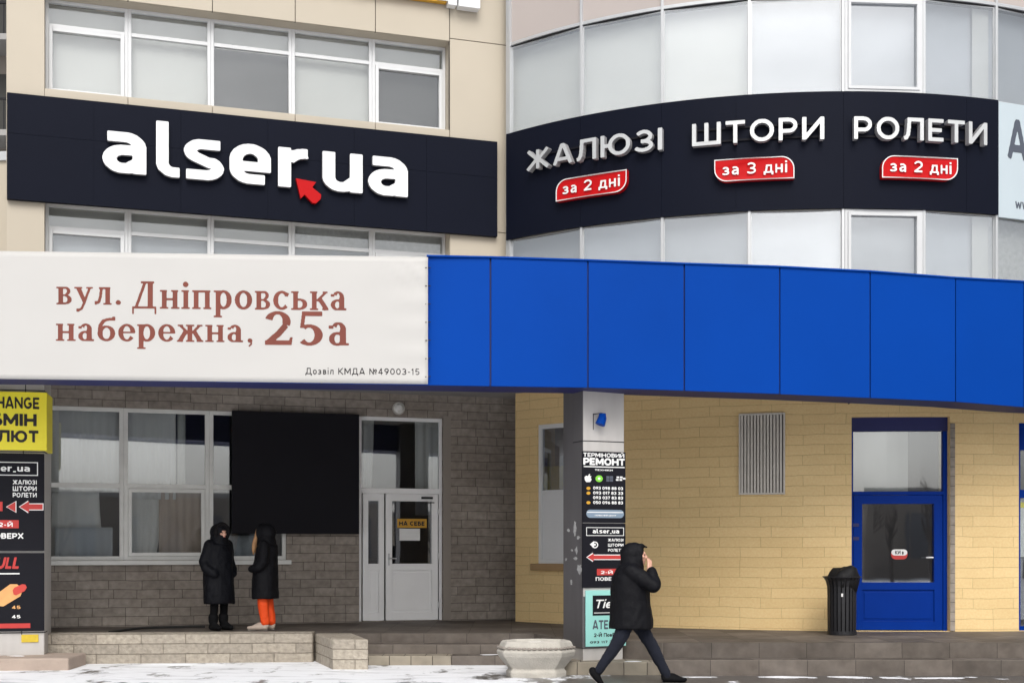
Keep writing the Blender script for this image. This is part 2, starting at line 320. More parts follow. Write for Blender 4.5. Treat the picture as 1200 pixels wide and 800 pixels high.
    def lathe(s, c, prof, seg=24, mi=0, sy=1):
        rings = [[(c[0]+r*math.cos(2*math.pi*k/seg), c[1]+sy*r*math.sin(2*math.pi*k/seg), c[2]+z) for k in range(seg)] for r, z in prof]
        for a, b in zip(rings, rings[1:]):
            for k in range(seg): s.q([a[k], a[(k+1) % seg], b[(k+1) % seg], b[k]], [(0, 0)]*4, mi)
        s.q(rings[0][::-1], [(0, 0)]*seg, mi); s.q(rings[-1], [(0, 0)]*seg, mi)
    def build(s, name, mat, parent=None, smooth=False, bevel=0, weld=False):
        me = bpy.data.meshes.new(name); me.from_pydata(s.v, [], s.f)
        lay = me.uv_layers.new(name='UVMap'); lay.data.foreach_set('uv', np.array(s.uv, dtype=np.float32).ravel())
        for x in (mat if isinstance(mat, (list, tuple)) else [mat]): me.materials.append(M[x])
        me.polygons.foreach_set('material_index', s.mi)
        if smooth or weld or bevel:
            bm = bmesh.new(); bm.from_mesh(me); bmesh.ops.remove_doubles(bm, verts=bm.verts, dist=1e-5); bmesh.ops.recalc_face_normals(bm, faces=bm.faces); bm.to_mesh(me); bm.free()
        if smooth: me.polygons.foreach_set('use_smooth', [True]*len(me.polygons))
        o = link(name, me, parent)
        if bevel:
            b = o.modifiers.new('bevel', 'BEVEL'); b.width = bevel; b.segments = 2; b.limit_method = 'ANGLE'; b.angle_limit = math.radians(40)
        return o
def link(name, me, parent=None):
    o = bpy.data.objects.new(name, me); COL.objects.link(o)
    if parent:
        o.parent = parent
        w = parent.location.copy(); q = parent
        while q.parent: q = q.parent; w += q.location
        root = parent
        while root.parent: root = root.parent
        if parent.parent is None: o.matrix_parent_inverse = Matrix.Translation(-parent.location)
    else:                                    # a thing that is one mesh: put its origin at its own base
        co = np.empty(len(me.vertices)*3); me.vertices.foreach_get('co', co); co = co.reshape(-1, 3)
        b = Vector(((co[:, 0].min()+co[:, 0].max())/2, (co[:, 1].min()+co[:, 1].max())/2, co[:, 2].min()))
        me.transform(Matrix.Translation(-b)); o.location = b
    return o
def tag(o, label, cat, group=None):
    o['label'] = label; o['category'] = cat
    if group: o['group'] = group
    return o
def thing(name, loc, label, cat, group=None):
    o = bpy.data.objects.new(name, None); COL.objects.link(o); o.location = loc; o.empty_display_size = .2
    return tag(o, label, cat, group)
def struct(o): o['kind'] = 'structure'; return o

# ---------------------------------------------------------------- lettering: glyphs from strokes, outlined on a fine grid
def arc(cx, cy, rx, ry, a0, a1, n=18):
    return [(cx+rx*math.cos(math.radians(a0+(a1-a0)*i/n)), cy+ry*math.sin(math.radians(a0+(a1-a0)*i/n))) for i in range(n+1)]
def RING(cx, cy, rx, ry): return ('l', arc(cx, cy, rx, ry, 0, 360, 40))
T_, B_ = .91, .09
def st(x, a=0, b=1): return ('l', [(x, a), (x, b)])
def ln(*p): return ('l', list(p))
_P = ln((.09, T_), (.42, T_), *arc(.42, .66, .29, .25, 90, -90), (.42, .41), (.09, .41))
SANS = {
 'Ж': (1.16, [st(.55), ln((.02, 1), (.5, .5), (.0, 0)), ln((1.08, 1), (.6, .5), (1.1, 0)), ln((.4, .5), (.7, .5))]),
 'А': (.92, [ln((.06, 0), (.42, .97), (.5, .97), (.86, 0)), ln((.18, .27), (.74, .27))]),
 'Л': (.9, [ln((.0, .08), (.1, .1), (.18, .25), (.22, .6), (.23, T_), (.8, T_), (.8, 0))]),
 'Ю': (1.28, [st(.09), ln((.09, .5), (.4, .5)), RING(.8, .5, .39, .41)]),
 'З': (.76, [('l', arc(.32, .7, .29, .215, 150, -90)+arc(.3, .285, .34, .2, 90, -155)), ln((.2, .485), (.36, .485))]),
 'І': (.18, [st(.09)]), 'I': (.18, [st(.09)]),
 'Ш': (1.2, [ln((.09, 1), (.09, B_), (1.11, B_), (1.11, 1)), st(.6, .05)]),
 'Щ': (1.2, [ln((.09, 1), (.09, B_), (1.11, B_), (1.11, 1)), st(.6, .05), ln((1.2, .1), (1.2, -.2))]),
 'Т': (.8, [ln((0, T_), (.8, T_)), st(.4, 0, T_)]), 'T': (.8, [ln((0, T_), (.8, T_)), st(.4, 0, T_)]),
 'О': (.98, [RING(.49, .5, .4, .41)]), 'O': (.98, [RING(.49, .5, .4, .41)]), '0': (.78, [RING(.39, .5, .3, .41)]),
 'Р': (.76, [st(.09), _P]), 'P': (.76, [st(.09), _P]),
 'И': (.9, [st(.09), st(.81), ln((.1, .06), (.8, .94))]),
 'Й': (.9, [st(.09), st(.81), ln((.1, .06), (.8, .94)), ln((.25, 1.22), (.38, 1.13), (.52, 1.13), (.65, 1.22))]),
 'Е': (.7, [ln((.7, T_), (.09, T_), (.09, B_), (.7, B_)), ln((.09, .5), (.62, .5))]), 'E': (.7, [ln((.7, T_), (.09, T_), (.09, B_), (.7, B_)), ln((.09, .5), (.62, .5))]),
 'Б': (.76, [ln((.68, T_), (.09, T_), (.09, B_), (.42, B_), *arc(.42, .32, .29, .23, -90, 90), (.42, .55), (.09, .55))]),
 'В': (.78, [ln((.4, .52), *arc(.4, .715, .25, .195, -90, 90), (.4, T_), (.09, T_), (.09, B_), (.42, B_), *arc(.42, .305, .28, .215, -90, 90), (.42, .52), (.09, .52))]),
 'Ь': (.74, [ln((.09, 1), (.09, B_), (.4, B_), *arc(.4, .32, .27, .23, -90, 90), (.4, .55), (.09, .55))]),
 'М': (1.05, [st(.09), st(.96), ln((.12, .94), (.525, .25), (.93, .94))]), 'M': (1.05, [st(.09), st(.96), ln((.12, .94), (.525, .25), (.93, .94))]),
 'Н': (.86, [st(.09), st(.77), ln((.09, .5), (.77, .5))]), 'H': (.86, [st(.09), st(.77), ln((.09, .5), (.77, .5))]),
 'П': (.86, [ln((.09, 0), (.09, T_), (.77, T_), (.77, 0))]),
 'С': (.85, [('l', arc(.47, .5, .38, .41, 48, 312))]), 'C': (.85, [('l', arc(.47, .5, .38, .41, 48, 312))]),
 'Є': (.85, [('l', arc(.47, .5, .38, .41, 48, 312)), ln((.1, .5), (.6, .5))]),
 'К': (.84, [st(.09), ln((.8, 1), (.25, .5), (.82, 0))]), 'У': (.84, [ln((.03, 1), (.44, .35)), ln((.82, 1), (.38, .12), (.25, .06), (.1, .09))]),
 'Х': (.9, [ln((.05, 1), (.85, 0)), ln((.85, 1), (.05, 0))]), 'X': (.9, [ln((.05, 1), (.85, 0)), ln((.85, 1), (.05, 0))]),
 'Д': (.98, [ln((.16, .1), (.26, .4), (.28, T_), (.78, T_), (.78, .1)), ln((.05, -.18), (.05, .09), (.93, .09), (.93, -.18))]),
 'Ц': (.95, [ln((.09, 1), (.09, B_), (.8, B_)), st(.74), ln((.88, .12), (.88, -.18))]),
 'A': (.92, [ln((.06, 0), (.42, .97), (.5, .97), (.86, 0)), ln((.18, .27), (.74, .27))]),
 'N': (.9, [st(.09), st(.81), ln((.1, .94), (.8, .06))]), 'G': (.92, [('l', arc(.47, .5, .38, .41, 48, 330)+[(.84, .46)]), ln((.5, .46), (.88, .46))]),
 'F': (.68, [ln((.68, T_), (.09, T_), (.09, 0)), ln((.09, .48), (.6, .48))]), 'U': (.84, [ln((.09, 1), (.09, .4), *arc(.42, .4, .33, .31, 180, 360), (.75, .4), (.75, 1))]),
 'L': (.64, [ln((.09, 1), (.09, B_), (.64, B_))]), 'W': (1.2, [ln((.04, 1), (.33, .04), (.6, .8), (.87, .04), (1.16, 1))]), 'S': (.74, [ln((.68, .8), *arc(.37, .7, .28, .21, 60, 270), *arc(.37, .29, .28, .2, 90, -130))]),
 '1': (.4, [ln((.02, .75), (.25, .93)), st(.27)]),
 '2': (.74, [ln(*arc(.36, .66, .29, .25, 160, -30), (.08, B_), (.7, B_))]),
 '3': (.74, [('l', arc(.33, .7, .28, .21, 150, -90)+arc(.32, .285, .32, .2, 90, -150))]),
 '4': (.78, [ln((.5, 0), (.5, .96), (.06, .28), (.76, .28))]), '5': (.74, [ln((.64, T_), (.16, T_), (.12, .52), *arc(.36, .32, .3, .235, 120, -145))]),
 '6': (.76, [RING(.38, .32, .29, .23), ln((.1, .32), (.2, .65), (.5, .95))]), '7': (.7, [ln((.03, T_), (.62, T_), (.25, 0))]),
 '8': (.76, [RING(.38, .71, .25, .2), RING(.38, .29, .3, .2)]), '9': (.76, [RING(.38, .68, .29, .23), ln((.66, .68), (.56, .35), (.26, .05))]),
 '-': (.4, [ln((.02, .42), (.38, .42))]), '.': (.2, [ln((.1, 0), (.1, .2))]), ':': (.2, [ln((.1, 0), (.1, .2)), ln((.1, .5), (.1, .7))]), ' ': (.3, []),
 '№': (1.3, [st(.09), st(.7), ln((.1, .94), (.7, .06)), RING(1.05, .6, .16, .18), ln((.9, .2), (1.2, .2))]),
 'з': (.56, [('l', arc(.24, .51, .2, .14, 150, -90)+arc(.23, .22, .24, .14, 90, -150))]),
 'а': (.62, [ln((.1, .6), (.2, .65), (.36, .65), (.5, .52), (.5, 0)), ln((.5, .4), (.25, .4), (.12, .3), (.1, .22), (.14, .11), (.28, .08), (.5, .2))]),
 'д': (.72, [ln((.14, .1), (.2, .4), (.22, .65), (.56, .65), (.56, .1)), ln((.05, -.14), (.05, .08), (.67, .08), (.67, -.14))]),
 'н': (.62, [st(.09, 0, .73), st(.53, 0, .73), ln((.09, .37), (.53, .37))]), 'і': (.18, [st(.09, 0, .73), ln((.09, .86), (.09, 1.02))]),
 'о': (.66, [RING(.33, .365, .25, .29)]), 'в': (.6, [ln((.09, 0), (.09, .65), (.3, .65), *arc(.3, .52, .18, .13, 90, -90), (.3, .39), (.09, .39)), ln((.3, .39), *arc(.3, .235, .21, .15, 90, -90), (.3, .08), (.09, .08))]),
 'л': (.62, [ln((.0, .07), (.1, .12), (.16, .4), (.17, .65), (.53, .65), (.53, 0))]), 'w': (.9, [ln((.03, .73), (.23, .03), (.45, .6), (.67, .03), (.87, .73))]),
}
ROUND = {   # heavy rounded lower case of the big fascia sign (x-height 1), stroke .245
 'a': (.78, [ln((.08, .878), (.36, .878), *arc(.4, .62, .25, .258, 90, 0), (.65, .6), (.65, 0)), ln((.65, .56), (.36, .56), *arc(.35, .34, .225, .22, 90, 270), (.45, .12), (.66, .3))]),
 'l': (.5, [ln((.123, 1.36), (.123, .34), *arc(.34, .34, .217, .217, 180, 270), (.46, .123))]),
 's': (.78, [ln((.7, .878), (.36, .878), *arc(.34, .705, .215, .173, 95, 235), (.5, .42), *arc(.43, .295, .215, .173, 55, -90), (.4, .122), (.04, .122))]),
 'e': (.78, [ln((.16, .43), (.655, .43), (.655, .6), *arc(.39, .6, .265, .278, 0, 180), (.123, .36), *arc(.37, .37, .247, .247, 180, 270), (.66, .122))]),
 'r': (.56, [st(.123), ln((.2, .7), (.3, .82), (.42, .87), (.56, .878))]),
 'u': (.78, [ln((.123, 1), (.123, .36), *arc(.34, .36, .217, .238, 180, 270), (.45, .13), (.64, .32)), st(.652)]),
 '.': (.3, [ln((.12, 0), (.12, .25))]), '_': (.4, [ln((0, 0), (.4, 0))]), ' ': (.4, []),
}
def stem(x, h=1, t=.25, f=.1, top=True, y0=0):
    r = [('r', x, y0, x+t, h), ('r', x-f, y0, x+t+f, y0+.09)]
    if top: r.append(('r', x-f, h-.09, x+t+.04, h))
    return r
SERIF = {   # book serif, x-height 1: ('r' box), ('e' ring: centre, outer radii, inner radii, from, to), ('p' polygon), ('w' stroke of own width)
 'в': (.86, stem(.1)+[('r', .3, .88, .5, 1), ('e', .48, .75, .27, .25, .08, .14, -90, 90), ('r', .3, .46, .5, .56), ('e', .48, .27, .34, .27, .11, .16, -90, 90), ('r', .3, 0, .5, .11)]),
 'у': (.96, [('p', (.0, .91), (.42, .91), (.42, 1), (0, 1)), ('p', (.62, .91), (.98, .91), (.98, 1), (.62, 1)), ('p', (.08, .95), (.34, .95), (.6, .28), (.5, .0)), ('w', .13, [(.82, .95), (.5, .02), (.38, -.24), (.25, -.33)]), ('w', .19, [(.1, -.32), (.26, -.33)])]),
 'л': (.98, stem(.58)+[('r', .25, .88, .7, 1), ('w', .15, [(.38, .92), (.33, .45), (.25, .16), (.14, .07)]), ('w', .2, [(.02, .1), (.14, .09)])]),
 '.': (.42, [('e', .2, .12, .14, .14, 0, 0, 0, 360)]), ',': (.42, [('e', .2, .1, .13, .13, 0, 0, 0, 360), ('w', .09, [(.28, .08), (.26, -.12), (.14, -.25)])]),
 'Д': (1.4, [('r', .86, .05, 1.13, 1.45), ('w', .15, [(.72, 1.4), (.26, .08)]), ('r', .5, 1.34, 1.2, 1.45), ('r', .05, 0, 1.32, .11), ('r', .05, -.3, .14, .05), ('r', 1.23, -.3, 1.32, .05)]),
 'н': (1.04, stem(.1)+stem(.68)+[('r', .3, .45, .75, .57)]), 'і': (.46, stem(.1)+[('e', .22, 1.3, .15, .15, 0, 0, 0, 360)]),
 'п': (1.04, stem(.1)+stem(.68)+[('r', .3, .88, .75, 1)]),
 'р': (1.0, stem(.1, 1, .25, .1, True, -.45)+[('e', .52, .5, .44, .51, .17, .38, -140, 150)]),
 'о': (.98, [('e', .48, .5, .46, .51, .2, .38, 0, 360)]),
 'с': (.88, [('e', .48, .5, .46, .51, .2, .38, 48, 310), ('w', .16, [(.72, .72), (.8, .9)])]),
 'ь': (.9, stem(.1)+[('e', .46, .3, .4, .3, .15, .19, -90, 90), ('r', .3, .49, .48, .6), ('r', .3, 0, .48, .11)]),
 'к': (.98, stem(.1)+[('w', .13, [(.82, .93), (.38, .48)]), ('w', .24, [(.5, .62), (.88, .03)]), ('r', .68, .91, .94, 1), ('r', .66, 0, 1.0, .09)]),
 'а': (.92, [('r', .48, .05, .74, .68), ('e', .42, .68, .32, .33, .08, .22, 0, 140), ('w', .2, [(.13, .72), (.13, .86)]), ('e', .38, .28, .35, .3, .12, .19, 60, 360), ('r', .35, .47, .6, .58), ('r', .5, 0, .86, .1)]),
 'б': (.98, [('e', .48, .45, .46, .46, .2, .33, 0, 360), ('w', .2, [(.13, .5), (.16, .9), (.34, 1.18)]), ('w', .16, [(.28, 1.16), (.55, 1.26), (.86, 1.28), (.88, 1.42)])]),
 'е': (.9, [('e', .47, .5, .45, .51, .19, .39, 0, 318), ('r', .15, .46, .9, .57)]),
 'ж': (1.4, [('r', .57, 0, .82, 1), ('r', .47, 0, .92, .09), ('r', .47, .91, .92, 1), ('w', .14, [(.2, .93), (.58, .5)]), ('w', .23, [(.46, .58), (.16, .03)]), ('w', .14, [(1.19, .93), (.81, .5)]), ('w', .23, [(.93, .58), (1.23, .03)]), ('r', .04, .9, .33, 1), ('r', 1.06, .9, 1.35, 1), ('r', .0, 0, .34, .09), ('r', 1.05, 0, 1.4, .09)]),
 '2': (1.0, [('e', .46, 1.0, .44, .46, .17, .33, -20, 165), ('w', .24, [(.74, .86), (.5, .5), (.16, .12)]), ('r', .04, 0, .94, .21), ('p', (.82, .1), (.94, .1), (.97, .34), (.88, .34))]),
 '5': (1.0, [('r', .2, 1.26, .88, 1.46), ('w', .15, [(.26, 1.35), (.2, .76)]), ('e', .44, .44, .46, .46, .18, .32, -140, 125), ('p', (.13, .74), (.28, .74), (.28, .92), (.15, .92))]),
 ' ': (.42, []),
}
def widen(g, k):
    def f(p):
        if p[0] == 'e': return ('e', p[1]*k, p[2], p[3]*k, p[4], p[5]*k, *p[6:])
        if p[0] == 'r': return ('r', p[1]*k, p[2], p[3]*k, p[4])
        if p[0] == 'w': return ('w', p[1]*1.05, [(a*k, b) for a, b in p[2]])
        return ('p', *[(a*k, b) for a, b in p[1:]])
    return (g[0]*k, [f(p) for p in g[1]])
for ch_ in '25': SERIF[ch_] = widen(SERIF[ch_], 1.22)
def raster(text, font, wt, res, gap):
    """mask of a line of text; res cells per unit"""
    x = 0; prim = []
    for ch in text:
        g = font.get(ch) or font.get(ch.upper()) or font[' ']
        prim += [(x, p) for p in g[1]]; x += g[0]+gap
    x0, y0, x1, y1 = -.3, -.6, x+.2, 1.7
    w, h = int((x1-x0)*res), int((y1-y0)*res); msk = np.zeros((h, w), bool)
    gx = x0+(np.arange(w)+.5)/res; gy = y0+(np.arange(h)+.5)/res
    def win(a, b, c, d):
        i0 = max(0, int((a-x0)*res)-1); i1 = min(w, int((c-x0)*res)+2); j0 = max(0, int((b-y0)*res)-1); j1 = min(h, int((d-y0)*res)+2)
        return slice(j0, j1), slice(i0, i1), *np.meshgrid(gx[i0:i1], gy[j0:j1])
    def stroke(pts, W):
        n = len(pts)-1; closed = math.dist(pts[0], pts[-1]) < 1e-6
        ds = [((pts[i+1][0]-pts[i][0]), (pts[i+1][1]-pts[i][1])) for i in range(n)]
        for i in range(n):
            (ax, ay), (bx_, by) = pts[i], pts[i+1]; dx, dy = ds[i]; Ls = math.hypot(dx, dy)
            if Ls < 1e-9: continue
            ux, uy = dx/Ls, dy/Ls; e0 = e1 = 0
            def sq(k):
                l2 = math.hypot(*ds[k]); return l2 > 1e-9 and abs((ds[k][0]*ux+ds[k][1]*uy)/l2) < .3
            if i > 0 and sq(i-1): e0 = W/2
            if i < n-1 and sq(i+1): e1 = W/2
            sy, sx, X, Yg = win(min(ax, bx_)-W, min(ay, by)-W, max(ax, bx_)+W, max(ay, by)+W)
            t = (X-ax)*ux+(Yg-ay)*uy; s_ = np.abs((Yg-ay)*ux-(X-ax)*uy)
            msk[sy, sx] |= (t >= -e0) & (t <= Ls+e1) & (s_ <= W/2)
            if i > 0 or closed: msk[sy, sx] |= (X-ax)**2+(Yg-ay)**2 <= W*W/4
    for ox, p in prim:
        if p[0] == 'l': stroke([(a+ox, b) for a, b in p[1]], wt)
        elif p[0] == 'w': stroke([(a+ox, b) for a, b in p[2]], p[1])
        elif p[0] == 'r':
            sy, sx, X, Yg = win(p[1]+ox, p[2], p[3]+ox, p[4]); msk[sy, sx] |= (X >= p[1]+ox) & (X <= p[3]+ox) & (Yg >= p[2]) & (Yg <= p[4])
        elif p[0] == 'e':
            _, cx, cy, rx, ry, ix, iy, a0, a1 = p; sy, sx, X, Yg = win(cx+ox-rx, cy-ry, cx+ox+rx, cy+ry); X = X-cx-ox; Yg = Yg-cy
            k = (X/rx)**2+(Yg/ry)**2 <= 1
            if ix: k &= (X/ix)**2+(Yg/iy)**2 >= 1
            if a1-a0 < 360: k &= (np.degrees(np.arctan2(Yg, X))-a0) % 360 <= a1-a0
            msk[sy, sx] |= k
        elif p[0] == 'p':
            P = [(a+ox, b) for a, b in p[1:]]; sy, sx, X, Yg = win(min(a for a, b in P), min(b for a, b in P), max(a for a, b in P), max(b for a, b in P)); k = np.zeros(X.shape, bool)
            for (a, b), (c, d) in zip(P, P[1:]+P[:1]):
                if b != d: k ^= ((b > Yg) != (d > Yg)) & (X < (c-a)*(Yg-b)/(d-b)+a)
            msk[sy, sx] |= k
    return msk, x0, y0
def simplify(p, tol):
    n = len(p); i0 = min(range(n), key=lambda i: p[i]); p = p[i0:]+p[:i0]; far = max(range(n), key=lambda i: math.dist(p[i], p[0]))
    def dp(a):
        if len(a) < 3: return a[:-1]
        A0, B0 = np.array(a[0]), np.array(a[-1]); d = B0-A0; Q = np.array(a)-A0; l = np.hypot(*d)
        e = np.abs(Q[:, 0]*d[1]-Q[:, 1]*d[0])/l if l > 1e-9 else np.hypot(Q[:, 0], Q[:, 1])
        k = int(e.argmax()); return a[:-1] and ([a[0]] if e[k] < tol else dp(a[:k+1])+dp(a[k:]))
    return dp(p[:far+1])+dp(p[far:]+[p[0]])
def contours(msk, x0, y0, res):
    f = np.pad(msk.astype(float), 2); g = sum(np.roll(np.roll(f, a, 0), b, 1)*c for a, b, c in [(0, 0, 4), (1, 0, 2), (-1, 0, 2), (0, 1, 2), (0, -1, 2), (1, 1, 1), (1, -1, 1), (-1, 1, 1), (-1, -1, 1)])/16-.5001
    b = g > 0; code = b[:-1, :-1]*1+b[:-1, 1:]*2+b[1:, 1:]*4+b[1:, :-1]*8; nxt = {}
    tab = {1: 'LB', 2: 'BR', 3: 'LR', 4: 'RT', 6: 'BT', 7: 'LT', 8: 'TL', 9: 'TB', 11: 'TR', 12: 'RL', 13: 'RB', 14: 'BL', 5: 'LBRT', 10: 'BRTL'}
    def key(j, i, s): return ('h', j, i) if s == 'B' else ('h', j+1, i) if s == 'T' else ('v', j, i) if s == 'L' else ('v', j, i+1)
    for j, i in np.argwhere((code > 0) & (code < 15)):
        t = tab[int(code[j, i])]
        for k in range(0, len(t), 2): nxt[key(j, i, t[k])] = key(j, i, t[k+1])
    def pt(k):
        o, j, i = k
        if o == 'h': a, c = g[j, i], g[j, i+1]; i = i+a/(a-c)
        else: a, c = g[j, i], g[j+1, i]; j = j+a/(a-c)
        return (x0+(i-2+.5)/res, y0+(j-2+.5)/res)
    out = []
    while nxt:
        s = next(iter(nxt)); k = s; loop = []
        while k in nxt: loop.append(pt(k)); k = nxt.pop(k)
        if len(loop) > 5: out.append(simplify(loop, .22/res))
    return [c for c in out if len(c) > 2]
def solid(loops, fr, d0, d1, mi=0, side=None, mb=None):
    """extrude outlines given in (u, z) off a surface"""
    mb = mb or MB()
    def area(l): return sum(a[0]*b[1]-b[0]*a[1] for a, b in zip(l, l[1:]+l[:1]))/2
    def inside(p, l):
        k = False
        for (a, b), (c, d) in zip(l, l[1:]+l[:1]):
            if (b > p[1]) != (d > p[1]) and p[0] < (c-a)*(p[1]-b)/(d-b)+a: k = not k
        return k
    order = sorted(loops, key=lambda l: -abs(area(l))); shapes = []
    for l in order:                                  # a loop inside an odd number of larger ones is a hole
        host = [s for s in shapes if inside(l[0], s[0]) and not any(inside(l[0], h) for h in s[1:])]
        if host: host[-1].append(l)
        else: shapes.append([l])
    for sh in shapes:
        flat = [p for l in sh for p in l]
        for t in tessellate_polygon([[Vector((p[0], p[1], 0)) for p in l] for l in sh]):
            a, b, c = [flat[i] for i in t]
            ar = (b[0]-a[0])*(c[1]-a[1])-(b[1]-a[1])*(c[0]-a[0])
            if abs(ar) < 1e-12: continue
            if ar < 0: b, c = c, b
            mb.q([fr.m(*a, d1), fr.m(*b, d1), fr.m(*c, d1)], [a, b, c], mi)
            mb.q([fr.m(*c, d0), fr.m(*b, d0), fr.m(*a, d0)], [c, b, a], mi if side is None else side)
    for l in loops:
        for a, b in zip(l, l[1:]+l[:1]): mb.q([fr.m(*a, d0), fr.m(*b, d0), fr.m(*b, d1), fr.m(*a, d1)], [a, b, b, a], mi if side is None else side)
    return mb
def text(txt, fr, box, d0, d1, name, mat, parent, font=SANS, wt=.17, gap=.16, res=48, slant=0, two=False, mb=None, build=True):
    """write txt so that its outline fills box = (u0, u1, z0, z1)"""
    loops = contours(*raster(txt, font, wt, res, gap), res)
    loops = [[(x+y*slant, y) for x, y in l] for l in loops]
    xs = [p[0] for l in loops for p in l]; ys = [p[1] for l in loops for p in l]
    u0, u1, z0, z1 = box; kx = (u1-u0)/(max(xs)-min(xs)); ky = (z1-z0)/(max(ys)-min(ys))
    loops = [[(u0+(x-min(xs))*kx, z0+(y-min(ys))*ky) for x, y in l] for l in loops]
    mb = solid(loops, fr, d0, d1, 0, 1 if two else None, mb)
    return mb.build(name, mat, parent) if build else mb
def poly(fr, pts, d0, d1, name, mat, parent, two=False):
    return solid([list(pts)], fr, d0, d1, 0, 1 if two else None).build(name, mat, parent)
def pxpoly(fr, pts, d): return [fr.pix(x, y, d) for x, y in pts]
def board(fr, box, d0, d1, name, mat, parent=None, bevel=0):
    mb = MB(); mb.box(fr, *box, d0, d1); return mb.build(name, mat, parent, bevel=bevel)
def label_text(o, s): o['label'] = s; return o


# ================================================================ the setting: ground, terrace, steps
g = MB(); g.q([(-220, -160, 0), (220, -160, 0), (220, 260, 0), (-220, 260, 0)], [(0, 0)]*4)
struct(g.build('ground', 'ground'))
def ring_u(x, y, s): return ((x-CX)/s, F_PX/s)
t = MB(); t.prism([(-13, 17.95), (-6.2, 18.4), (-2.62, 18.64), (-2.3, 18.52), (.62, 18.52), (.62, 25), (-13, 25)], -.2, .40)
struct(t.build('terrace', 'slab'))
t = MB(); t.prism([(-.02, 19.55), (.6, 17.62), (1.95, 16.66), (15, 16.66), (15, 25), (-.02, 25)], -.2, .404)
struct(t.build('terrace', 'slab'))
s1 = MB(); s1.prism([(-2.3, 18.18), (.9, 18.18), (.9, 18.5), (-2.3, 18.5)], -.2, .267)
struct(s1.build('step', 'slab', bevel=.012))
s2 = MB(); s2.prism([(-2.3, 17.86), (-.85, 17.86), (-.85, 18.17), (-2.3, 18.17)], -.2, .133)
struct(s2.build('step', 'pale_slab', bevel=.012))
s2 = MB(); s2.prism([(-.846, 17.86), (1.2, 17.86), (1.2, 18.17), (-.846, 18.17)], -.2, .133)
struct(s2.build('step', 'slab', bevel=.012))
s3 = MB(); s3.prism([(-.05, 16.52), (1.92, 16.46), (1.92, 16.66), (.7, 17.6), (-.05, 17.84)], -.2, .168)
struct(s3.build('step', 'pale_slab', bevel=.012))
s4 = MB(); s4.prism([(1.93, 16.38), (15, 16.38), (15, 16.65), (1.93, 16.65)], -.2, .205)
struct(s4.build('step', 'slab', bevel=.012))

# ================================================================ the building
B = thing('office_building', (0, 22, 0), 'cream and glass office block with a rounded wing above a blue canopy', 'building')
# ---- flat wing, ground floor of stone
wx0, wx1 = 44, 335
gw = rect(A, wx0, 478, wx1, 655, -.0); gw = (A.pix(wx0, 560, -.08)[0], A.pix(wx1, 560, -.08)[0], A.pix(140, 656, -.08)[1], A.pix(140, 478, -.08)[1])
gd = (A.pix(420, 600, -.06)[0], A.pix(518, 600, -.06)[0], .41, A.pix(470, 489, -.06)[1])
uR = A.pix(603, 600)[0]
w = MB(); w.holed(A, -6, uR+1.2, .2, 4.5, -.35, 0, [gw, gd])
w.build('stone_wall', 'stone', B)
# plaster jamb to the right of the door, a rough lintel course above
w = MB(); w.box(A, gd[1]+.002, A.pix(528, 600)[0], .41, gd[3]+.04, .002, .022); w.build('door_surround', 'plaster', B)
w = MB(); w.box(A, gw[0]-.05, A.pix(341, 655)[0], gw[2]-.075, gw[2]-.004, -.05, .07); w.build('window_sill', 'pvc_old', B, bevel=.006)
def frame_bars(mb, fr, u0, u1, z0, z1, d0, d1, t=.06, tb=None):
    tb = tb or t
    mb.box(fr, u0, u0+t, z0, z1, d0, d1); mb.box(fr, u1-t, u1, z0, z1, d0, d1)
    mb.box(fr, u0+t, u1-t, z1-t, z1, d0, d1); mb.box(fr, u0+t, u1-t, z0, z0+tb, d0, d1)
def window(fr, u0, u1, z0, z1, zt, d, mat, par, lo=None, up=None, sash=False, tk=.05, gl='glass', name='window', gap=.1, tsash=False):
    """one bay: frame with a transom at zt; panes, blinds behind them; sash = an opening leaf in the lower light"""
    f = MB(); f2 = d+.07
    frame_bars(f, fr, u0, u1, z0, z1, d, f2, tk)
    if zt: f.box(fr, u0+tk, u1-tk, zt-tk*.6, zt+tk*.6, d+.002, f2-.002)
    cells = [(z0+tk, (zt-tk*.6) if zt else z1-tk)] + ([(zt+tk*.6, z1-tk)] if zt else [])
    if sash: frame_bars(f, fr, u0+tk+.004, u1-tk-.004, cells[0][0]+.004, cells[0][1]-.004, d+.012, f2+.022, .055)
    o = f.build(name, mat, par, bevel=.005)
    p = MB()
    for a, b in cells: p.box(fr, u0+tk, u1-tk, a, b, d+.03, d+.036)
    p.build('pane', gl, o)
    for bl, (a, b) in zip((lo, up), cells):
        if bl:
            k = MB(); k.box(fr, u0+.015, u1-.015, a-.03, b+.03, d-gap-.012, d-gap); k.build('blind', bl, o)
    return o
mx = [wx0, 145, 245, wx1]; zt = A.pix(140, 569, -.08)[1]
us = [A.pix(x, 560, -.08)[0] for x in mx]
for i in range(3):
    window(A, us[i]+(.001 if i else 0), us[i+1]-.001, gw[2], gw[3], zt, -.12, 'pvc_old', B, sash=(i == 1), tk=.062, gl='glass_clear')
